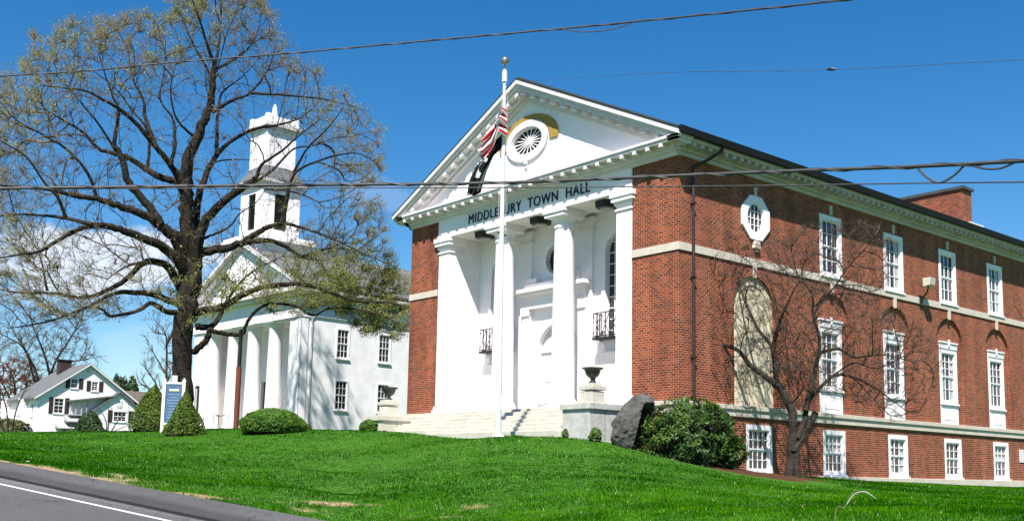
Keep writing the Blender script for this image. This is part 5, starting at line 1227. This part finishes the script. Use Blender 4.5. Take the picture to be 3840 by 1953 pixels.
# the great tree: limbs followed one by one
BD = 55.0; pr = lambda w: w/FPX*BD/2*((1 if w > 60 else .88) if w > 11 else .42)
LT = [
 ([(688, 1640), (687, 1450), (684, 1290), (692, 1180), (712, 1060), (718, 985)], pr(62), pr(80), (0, 0)),
 ([(718, 1020), (708, 900), (700, 780), (698, 690), (704, 600), (737, 524), (763, 456), (789, 389), (797, 299), (806, 247)], pr(66), pr(22), (0, -1)),
 ([(806, 247), (778, 170), (748, 75), (715, -15)], pr(18), pr(7), (-1, -2.5)), ([(806, 247), (820, 170), (830, 75), (818, -30)], pr(16), pr(6), (-1, .5)),
 ([(804, 265), (880, 222), (937, 175), (965, 118), (984, 40)], pr(15), pr(5), (-1, 1.5)), ([(797, 300), (760, 230), (722, 160), (690, 90), (668, 10)], pr(14), pr(5), (-1, 1)),
 ([(816, 260), (850, 130), (880, 60), (905, -30)], pr(11), pr(4), (-1, -3)),
 ([(735, 990), (748, 883), (785, 808), (868, 733), (940, 685)], pr(52), pr(26), (0, -2)), ([(940, 685), (965, 660), (980, 621), (1062, 561), (1122, 509), (1210, 440)], pr(22), pr(6), (-2, -4)),
 ([(940, 690), (1020, 640), (1100, 560), (1180, 545), (1300, 500)], pr(15), pr(5), (-2, -.5)),
 ([(722, 980), (737, 800), (750, 720), (775, 650), (811, 583), (860, 535), (950, 485), (1040, 470), (1130, 440), (1200, 380)], pr(40), pr(8), (0, 3.5)),
 ([(795, 421), (875, 374), (937, 350), (1003, 265), (1031, 180)], pr(18), pr(6), (-.8, -2)), ([(937, 350), (1080, 358), (1220, 374), (1330, 400)], pr(13), pr(5), (-1.4, -3)),
 ([(811, 583), (813, 520), (818, 426), (832, 350), (903, 293), (946, 250)], pr(22), pr(6), (1.5, 4)),
 ([(775, 650), (800, 610), (880, 598), (930, 600)], pr(12), pr(5), (1.2, 1)),
 ([(700, 1010), (660, 900), (623, 865), (581, 829), (519, 798), (441, 772), (363, 746), (285, 736), (182, 710), (78, 704), (-20, 690)], pr(58), pr(9), (0, -4)),
 ([(600, 840), (560, 775), (483, 684), (462, 611), (440, 560), (426, 544), (445, 426), (426, 369), (402, 303), (369, 200)], pr(40), pr(7), (-1, -2)),
 ([(705, 760), (669, 689), (597, 663), (550, 637), (488, 595), (441, 580), (369, 558), (312, 497), (227, 445), (170, 410), (110, 330)], pr(38), pr(7), (0, 3)),
 ([(700, 730), (672, 672), (640, 621), (587, 553), (520, 473), (450, 412), (393, 379), (331, 345), (246, 331), (150, 320)], pr(34), pr(6), (0, -3.5)),
 ([(587, 553), (545, 440), (540, 380), (500, 300), (480, 200), (440, 110)], pr(20), pr(6), (-1.4, 1)), ([(640, 621), (655, 540), (650, 450), (600, 370), (618, 260), (620, 150)], pr(18), pr(6), (-1, 2.5)),
 ([(550, 637), (560, 560), (548, 480), (500, 420), (430, 330), (330, 250), (260, 180)], pr(16), pr(5), (1, 4.5)),
 ([(441, 580), (380, 480), (300, 380), (230, 300), (160, 250)], pr(13), pr(5), (2, 1)), ([(363, 746), (330, 650), (250, 560), (150, 500), (60, 450), (0, 380)], pr(16), pr(5), (-1.6, -3)),
 ([(740, 520), (690, 480), (655, 430), (640, 330), (660, 240)], pr(14), pr(5), (-.4, -3)),
 ([(704, 1060), (675, 990), (623, 933), (545, 897), (467, 865), (389, 845), (332, 850), (260, 876), (156, 938), (78, 954), (-20, 970)], pr(52), pr(8), (0, -5)),
 ([(345, 842), (249, 819), (156, 808), (52, 803), (-40, 820)], pr(18), pr(7), (-4, -2)), ([(250, 819), (215, 740), (170, 690), (100, 590), (20, 540), (-40, 500)], pr(15), pr(5), (-3.5, -5)),
 ([(700, 1120), (654, 1037), (623, 995), (560, 980), (519, 1000), (467, 1052), (389, 1094), (311, 1117), (208, 1099), (104, 1099), (31, 1091), (-40, 1075)], pr(42), pr(8), (0, 4)),
 ([(176, 1089), (166, 1031), (148, 954), (120, 900)], pr(13), pr(5), (3, 4)), ([(560, 980), (500, 990), (451, 1011), (405, 1045)], pr(18), pr(7), (1, -1)),
 ([(690, 1150), (628, 1125), (571, 1104), (467, 1094), (405, 1109), (337, 1146), (223, 1192), (119, 1218), (30, 1230)], pr(34), pr(6), (0, 1)),
 ([(690, 1175), (623, 1167), (566, 1135), (524, 1161), (420, 1185), (384, 1161), (330, 1150), (260, 1200)], pr(28), pr(6), (0, -3)),
 ([(735, 960), (773, 942), (850, 930), (917, 905), (970, 870), (1024, 845), (1070, 838), (1150, 860), (1260, 900), (1380, 960)], pr(46), pr(7), (0, -3)),
 ([(1060, 838), (1077, 733), (1088, 688), (1122, 636), (1234, 591), (1346, 576), (1430, 630)], pr(22), pr(5), (-2.2, -4)), ([(1100, 650), (1150, 560), (1230, 480), (1290, 400)], pr(12), pr(5), (-2.4, -5)),
 ([(917, 910), (1024, 904), (1131, 963), (1195, 979), (1248, 1054), (1330, 1080)], pr(24), pr(7), (-1.5, 2.5)), ([(1131, 963), (1250, 930), (1380, 960), (1480, 1000)], pr(13), pr(5), (0, -2)),
 ([(700, 1190), (760, 1165), (832, 1150), (917, 1102), (997, 1075), (1131, 1065), (1238, 1097), (1344, 1129), (1460, 1134), (1520, 1150)], pr(40), pr(7), (0, -4)),
 ([(735, 1225), (794, 1222), (826, 1180), (850, 1130), (900, 1060), (960, 1010), (1060, 960)], pr(30), pr(8), (0, 2)),
 ([(722, 1325), (760, 1290), (782, 1262), (786, 1236), (821, 1246), (906, 1254), (928, 1204), (992, 1145), (1104, 1145), (1173, 1182), (1238, 1155), (1344, 1161), (1460, 1190)], pr(30), pr(7), (0, -2)),
 ([(745, 900), (800, 880), (860, 850), (900, 800), (960, 760), (1000, 700)], pr(14), pr(5), (-.5, 3)),
]
POLYT = [(a*k_, b*k_) for a, b in [(-40, 245), (15, 225), (60, 195), (85, 120), (150, 85), (230, 60), (300, 50), (400, 60), (425, 25), (435, -30), (560, -40), (640, -30), (670, 20), (700, 80), (705, 130), (745, 150), (800, 185), (810, 235), (870, 255), (920, 320), (950, 395), (935, 470), (945, 560), (975, 630), (1000, 690), (1030, 740), (1028, 800), (990, 850), (900, 835), (850, 800), (760, 780), (700, 790), (640, 780), (600, 760), (550, 770), (480, 790), (420, 770), (360, 740), (330, 790), (250, 800), (160, 790), (60, 770), (-40, 780)]]
def great_leaves(o, p1, q1, dv):
    Q = np.concatenate([q1, q1, q1-dv*.12, p1]); n = len(Q)
    dvv = Q-CAMP; c = dvv@ROT.T; u = 1920+FPX*c[:, 0]/c[:, 2]; v = CYP-FPX*c[:, 1]/c[:, 2]
    # where the season is further on, the leaf is thicker: low on the right and in patches on top
    w_ = .09+0*u
    for (cx, cy, rx, ry, a) in ((1330, 1130, 260, 150, 1.6), (1050, 1060, 300, 130, 1.1), (750, 1080, 130, 130, .7), (420, 280, 150, 60, .7), (630, 160, 120, 80, .7), (110, 400, 120, 80, .6), (1240, 420, 130, 70, .5), (860, 1240, 150, 80, .35), (250, 200, 250, 120, .25), (700, 40, 150, 80, .4)):
        w_ += a*np.exp(-(((u-cx)/rx)**2+((v-cy)/ry)**2))
    w_ *= .55+.9*(vnoise(Q[:, 0]*1.0+Q[:, 1], Q[:, 2], 1.5, 77) > .45)
    k = RNG.random(n) < w_*LEAFK; Q = Q[k]; w2 = w_[k]; Q = np.concatenate([Q, Q+RNG.normal(0, .08, Q.shape)]); w2 = np.concatenate([w2, w2])
    Q = Q+RNG.normal(0, .05, Q.shape); V, F = leafquads(Q, np.tile([[.2, -.3, .8]], (len(Q), 1)), .046, 1.5, tilt=1.6)
    rv = np.clip(.35+.35*RNG.random(len(Q))-.1*np.clip(w2, 0, 1), 0, 1)
    fast_mesh('leaves', V, F, BUD, o, {'rnd': np.repeat(rv, 4)})
    k = RNG.random(len(q1)) < .45; Q = q1[k]; V, F = leafquads(Q, np.tile([[.2, -.3, .8]], (len(Q), 1)), .036, 1.7, tilt=1.6)
    fast_mesh('buds', V, F, BUDY, o, {'rnd': np.repeat(RNG.random(len(Q)), 4)})
tb = D(690, 1612, 55)
bare_tree('great_tree', (tb[0], tb[1], gz(tb)-.2), LT, BD, POLYT, 5.5, NATT, 'huge spreading tree with dark trunk and young leaves before the church', 'tree', center=(720, 640), leaves=great_leaves, step=.30, infl=2.2, kill=.36, rtip=.0080, rmax=.12, ntw=1, twl=.62, orgpx=(715, 1060), outw=.6, hollow=.85, thin=(1030, 760, 170, 340), shoots=(8, .48, .0062))

# small bare tree by the side wall
B2 = 37.0; p2 = lambda w: w/FPX*B2/2*(.95 if w > 15 else .55)
LS = [
 ([(2955, 1815), (2962, 1760), (2967, 1690), (2974, 1613), (2967, 1537), (2936, 1468), (2898, 1430)], p2(38), p2(30), (0, 0)),
 ([(2990, 1815), (2985, 1740), (2978, 1680)], p2(30), p2(34), (0, 0)),
 ([(2975, 1690), (3005, 1636), (3035, 1590), (3060, 1545), (3053, 1556)], p2(40), p2(20), (0, .3)),
 ([(2990, 1640), (3015, 1583), (3030, 1507), (3060, 1470), (3127, 1407), (3203, 1415), (3280, 1453), (3333, 1491), (3400, 1540)], p2(26), p2(5), (0, .8)),
 ([(2898, 1430), (2822, 1377), (2761, 1308), (2661, 1285), (2593, 1262), (2516, 1224)], p2(26), p2(5), (0, -.6)),
 ([(2915, 1445), (2902, 1339), (2890, 1293), (2837, 1224), (2784, 1102), (2761, 1003), (2745, 911)], p2(24), p2(5), (0, .4)),
 ([(2898, 1308), (2929, 1194), (2974, 1094), (3010, 1040)], p2(16), p2(5), (.2, -.6)),
 ([(3020, 1540), (3043, 1445), (3066, 1346), (3074, 1277), (3051, 1186), (3043, 1102), (2990, 1026), (2967, 934)], p2(24), p2(5), (0, .2)),
 ([(3051, 1150), (3127, 1079), (3173, 1010), (3249, 926), (3280, 880)], p2(14), p2(4), (.2, -.7)),
 ([(3070, 1323), (3142, 1308), (3203, 1338), (3318, 1330), (3430, 1360)], p2(16), p2(5), (.1, -.8)),
 ([(2974, 1507), (3013, 1453), (3000, 1400), (3050, 1380)], p2(12), p2(5), (0, -.8)),
 ([(2661, 1285), (2680, 1190), (2680, 1110), (2650, 1040)], p2(10), p2(4), (-.3, .6)), ([(2593, 1262), (2595, 1180), (2570, 1090), (2575, 1000)], p2(9), p2(4), (-.4, -.8)),
 ([(3127, 1407), (3200, 1360), (3290, 1380), (3400, 1330), (3480, 1300)], p2(12), p2(4), (.4, 1.2)), ([(3203, 1415), (3260, 1480), (3340, 1560)], p2(10), p2(4), (.4, 0)),
 ([(3066, 1346), (3030, 1260), (2990, 1240), (2960, 1180)], p2(9), p2(4), (0, 1)), ([(2822, 1377), (2790, 1400), (2740, 1390), (2720, 1450)], p2(8), p2(3), (-.2, -1)),
]
POLYS = [(2500, 1230), (2520, 1120), (2560, 980), (2650, 900), (2740, 860), (2800, 930), (2900, 900), (3000, 860), (3130, 830), (3290, 830), (3360, 930), (3330, 1050), (3290, 1150), (3420, 1200), (3520, 1280), (3530, 1430), (3440, 1570), (3330, 1590), (3180, 1500), (3080, 1500), (2940, 1400), (2820, 1480), (2700, 1460), (2640, 1350), (2540, 1290)]
def small_leaves(o, p1, q1, dv):
    k = RNG.random(len(q1)) < .12; Q = q1[k]; V, F = leafquads(Q, np.tile([[.2, -.3, .8]], (len(Q), 1)), .018, 1.7, tilt=1.6); fast_mesh('buds', V, F, BUDY, o, {'rnd': np.repeat(RNG.random(len(Q)), 4)})
tb = D(2967, 1788, 37)
bare_tree('small_bare_tree', (tb[0], tb[1], gz(tb)-.1), LS, B2, POLYS, 1.6, 4300, 'small bare tree with forked leaning trunk standing before the brick side wall', 'tree', step=.11, infl=.9, kill=.145, iters=60, rtip=.0056, rmax=.025, ntw=3, twl=.26, orgpx=(2985, 1600), mats=(BARK2, TWIG2), center=(3000, 1230), leaves=small_leaves, nside=8)

# bare trees behind the house and the church
def far_tree(name, stems, d, poly, natt, label, mats, depth=3, group=None, ntw=3, twl=.8, step=.5, rt=.017, kill=.6, leaves=None):
    f = d/FPX/2; L_ = [(px, w0*f, w1*f*.5, off) for px, w0, w1, off in stems]
    b = D(*stems[0][0][0], d); bare_tree(name, (b[0], b[1], gz(b)-.2), L_, d, poly, depth, natt, label, 'tree', step=step, infl=4, kill=kill, iters=40, rtip=rt, rmax=.12, ntw=ntw, twl=twl, mats=mats, group=group, nside=6, leaves=leaves)
def olive(o, p1, q1, dv):
    k = RNG.random(len(q1)) < .5; Q = q1[k]; V, F = leafquads(Q, np.tile([[.2, -.3, .8]], (len(Q), 1)), .07, 1.5, tilt=1.6); fast_mesh('buds', V, F, BUDY, o, {'rnd': np.repeat(RNG.random(len(Q)), 4)})
far_tree('bare_tree', [([(190, 1620), (188, 1480), (185, 1400), (160, 1310), (130, 1240), (110, 1180)], 16, 5, (0, -2)), ([(185, 1420), (210, 1350), (250, 1290), (290, 1220), (310, 1180)], 12, 4, (0, 2)),
  ([(150, 1600), (145, 1440), (120, 1360), (85, 1300), (40, 1270), (-20, 1240)], 14, 4, (0, 1)), ([(130, 1430), (100, 1320), (60, 1260), (20, 1190)], 10, 3, (0, -1)), ([(200, 1400), (250, 1360), (310, 1350), (370, 1335)], 8, 3, (0, 1))], 128,
  [(-40, 1180), (60, 1160), (180, 1150), (300, 1170), (340, 1240), (350, 1330), (400, 1360), (300, 1370), (200, 1420), (100, 1420), (40, 1350), (-40, 1330)], 2400, 'bare many stemmed tree rising behind the white house roof', (BARK2, TWIG), ntw=5, leaves=olive)
far_tree('russet_tree', [([(60, 1640), (60, 1500), (50, 1420), (30, 1370)], 14, 4, (0, -1)), ([(70, 1600), (100, 1450), (120, 1380)], 10, 3, (0, 1)), ([(60, 1540), (10, 1440), (-30, 1380)], 10, 3, (0, 1))], 135,
  [(-60, 1350), (0, 1335), (60, 1345), (130, 1380), (170, 1460), (160, 1540), (60, 1600), (-60, 1600)], 2600, 'russet red bare tree at far left edge behind the white house', (BARK2, TWIGR), ntw=7, rt=.028)
far_tree('bare_tree', [([(30, 1640), (28, 1560), (10, 1480), (-10, 1430)], 8, 3, (0, 0)), ([(40, 1640), (60, 1540), (90, 1470), (110, 1440)], 7, 3, (0, 0)), ([(20, 1640), (0, 1560), (-40, 1500)], 7, 3, (0, 0))], 90,
  [(-60, 1440), (0, 1420), (80, 1430), (130, 1460), (100, 1560), (20, 1600), (-60, 1600)], 900, 'grey twiggy bare shrub tree at far left, nearer than the russet one', (BARK2, TWIG), depth=1.5, twl=.6, step=.35, rt=.009)
far_tree('bare_tree', [([(600, 1640), (605, 1520), (590, 1450), (560, 1400), (540, 1370)], 12, 4, (0, 0)), ([(602, 1500), (625, 1440), (640, 1390)], 9, 3, (0, 0)), ([(595, 1470), (550, 1450), (520, 1430)], 7, 3, (0, 0))], 85,
  [(505, 1440), (520, 1400), (550, 1360), (600, 1340), (660, 1350), (670, 1440), (650, 1500), (560, 1490)], 900, 'pale bare tree with tan catkins between brown roof and great trunk', (BARK2, TWIG), depth=2, twl=.7, leaves=olive, step=.4)
far_tree('bare_tree', [([(620, 1560), (625, 1350), (620, 1250), (580, 1200)], 12, 4, (0, 0)), ([(622, 1300), (660, 1220), (680, 1180)], 9, 3, (0, 0)), ([(620, 1400), (580, 1330), (560, 1300)], 7, 3, (0, 0))], 88,
  [(550, 1190), (620, 1160), (690, 1180), (690, 1330), (640, 1370), (560, 1340), (540, 1260)], 500, 'thin bare tree close behind the left side of the great trunk', (BARK2, TWIG), depth=2, twl=.8, step=.4)
far_tree('bare_tree', [([(1215, 1200), (1215, 1060), (1200, 980), (1180, 920)], 10, 3, (0, 0)), ([(1215, 1080), (1250, 980), (1270, 920)], 8, 3, (0, 0)), ([(1215, 1100), (1290, 1000), (1330, 960)], 8, 3, (0, 0))], 112,
  [(1150, 960), (1165, 880), (1210, 845), (1260, 860), (1310, 930), (1380, 980), (1400, 1010), (1300, 1010), (1180, 1010)], 1000, 'bare treetop showing over the church roof right of the tower', (BARK2, TWIG), depth=3, twl=1.0, rt=.016)
far_tree('bare_tree', [([(840, 1100), (842, 960), (830, 890)], 10, 3, (0, 0)), ([(842, 980), (870, 900), (880, 860)], 8, 3, (0, 0))], 112,
  [(800, 930), (805, 860), (840, 840), (890, 850), (890, 940), (830, 960)], 450, 'bare treetop peeping out left of the church tower base', (BARK2, TWIG), depth=2, twl=1.0, rt=.016)
# bare shrub before the cottage wing
far_tree('bare_shrub', [([(395, 1640), (400, 1590), (385, 1550), (360, 1520)], 6, 3, (0, 0)), ([(400, 1640), (410, 1560), (400, 1520)], 6, 3, (0, 0)), ([(405, 1640), (440, 1580), (480, 1540)], 6, 3, (0, 0)), ([(410, 1640), (440, 1610), (500, 1590)], 5, 2, (0, 0)), ([(395, 1640), (380, 1590), (350, 1555)], 5, 2, (0, 0))], 92,
  [(345, 1530), (380, 1500), (430, 1500), (500, 1530), (520, 1570), (480, 1610), (400, 1600), (350, 1580)], 420, 'bare vase shaped shrub in front of the white cottage wing', (BARK2, TWIG), depth=1.2, ntw=2, twl=.5, step=.3, rt=.008, kill=.5)

# dry weed stalk leaning over the near lawn
def weed():
    d = 9.0; P = [D(3105, 1990, d), D(3130, 1950, d), D(3168, 1900, d), D(3195, 1850, d+.05), D(3243, 1790, d+.1)]; s = MB()
    P[0][2] = min(P[0][2], g1(P[0][0], P[0][1])-.02)
    s.tube(sm(P, 6), [.006-.005*i/24 for i in range(25)], 6)
    o = s.build('weed_stalk', mat('dry_stalk', (.16, .13, .09), .8, noise=.5, nscale=20), smooth=True); tag(o, 'dry bent weed stalk with drooping pale blade on the near lawn', 'weed')
    s = MB(); Q = sm([D(3175, 1890, d), D(3205, 1852, d), D(3245, 1843, d-.05), D(3285, 1868, d-.08)], 8); s.tube(Q, [.002+.0035*math.sin(math.pi*min(1, i/24*1.1)) for i in range(25)], 5); s.build('blade', mat('bleached_blade', (.36, .35, .30), .7), o)
weed()
# small pale stones and litter in the near grass
s_all = 0
for (u, v, d) in ((105, 1726, 27.5),):
    p = D(u, v, d); bm = bmesh.new(); bmesh.ops.create_icosphere(bm, subdivisions=2, radius=.045)
    for q in bm.verts: q.co = Vector((q.co.x*1.8, q.co.y*1.2, q.co.z*.8))*(1+.25*math.sin(q.co.x*60+u)); q.co += Vector((p[0], p[1], g1(p[0], p[1])+.03))
    me = bpy.data.meshes.new('pale_stone'); bm.to_mesh(me); bm.free(); me.materials.append(STONE); o = bpy.data.objects.new('pale_stone', me); COL.objects.link(o)
    tag(o, ('pale stone on the grass edge at far left near the road', 'pale stone below the wide mound shrub by the bare dirt', 'pale stone in the lawn right of middle near the dirt patches', 'pale stone in the lower lawn near the road bend')[s_all], 'stone'); s_all += 1
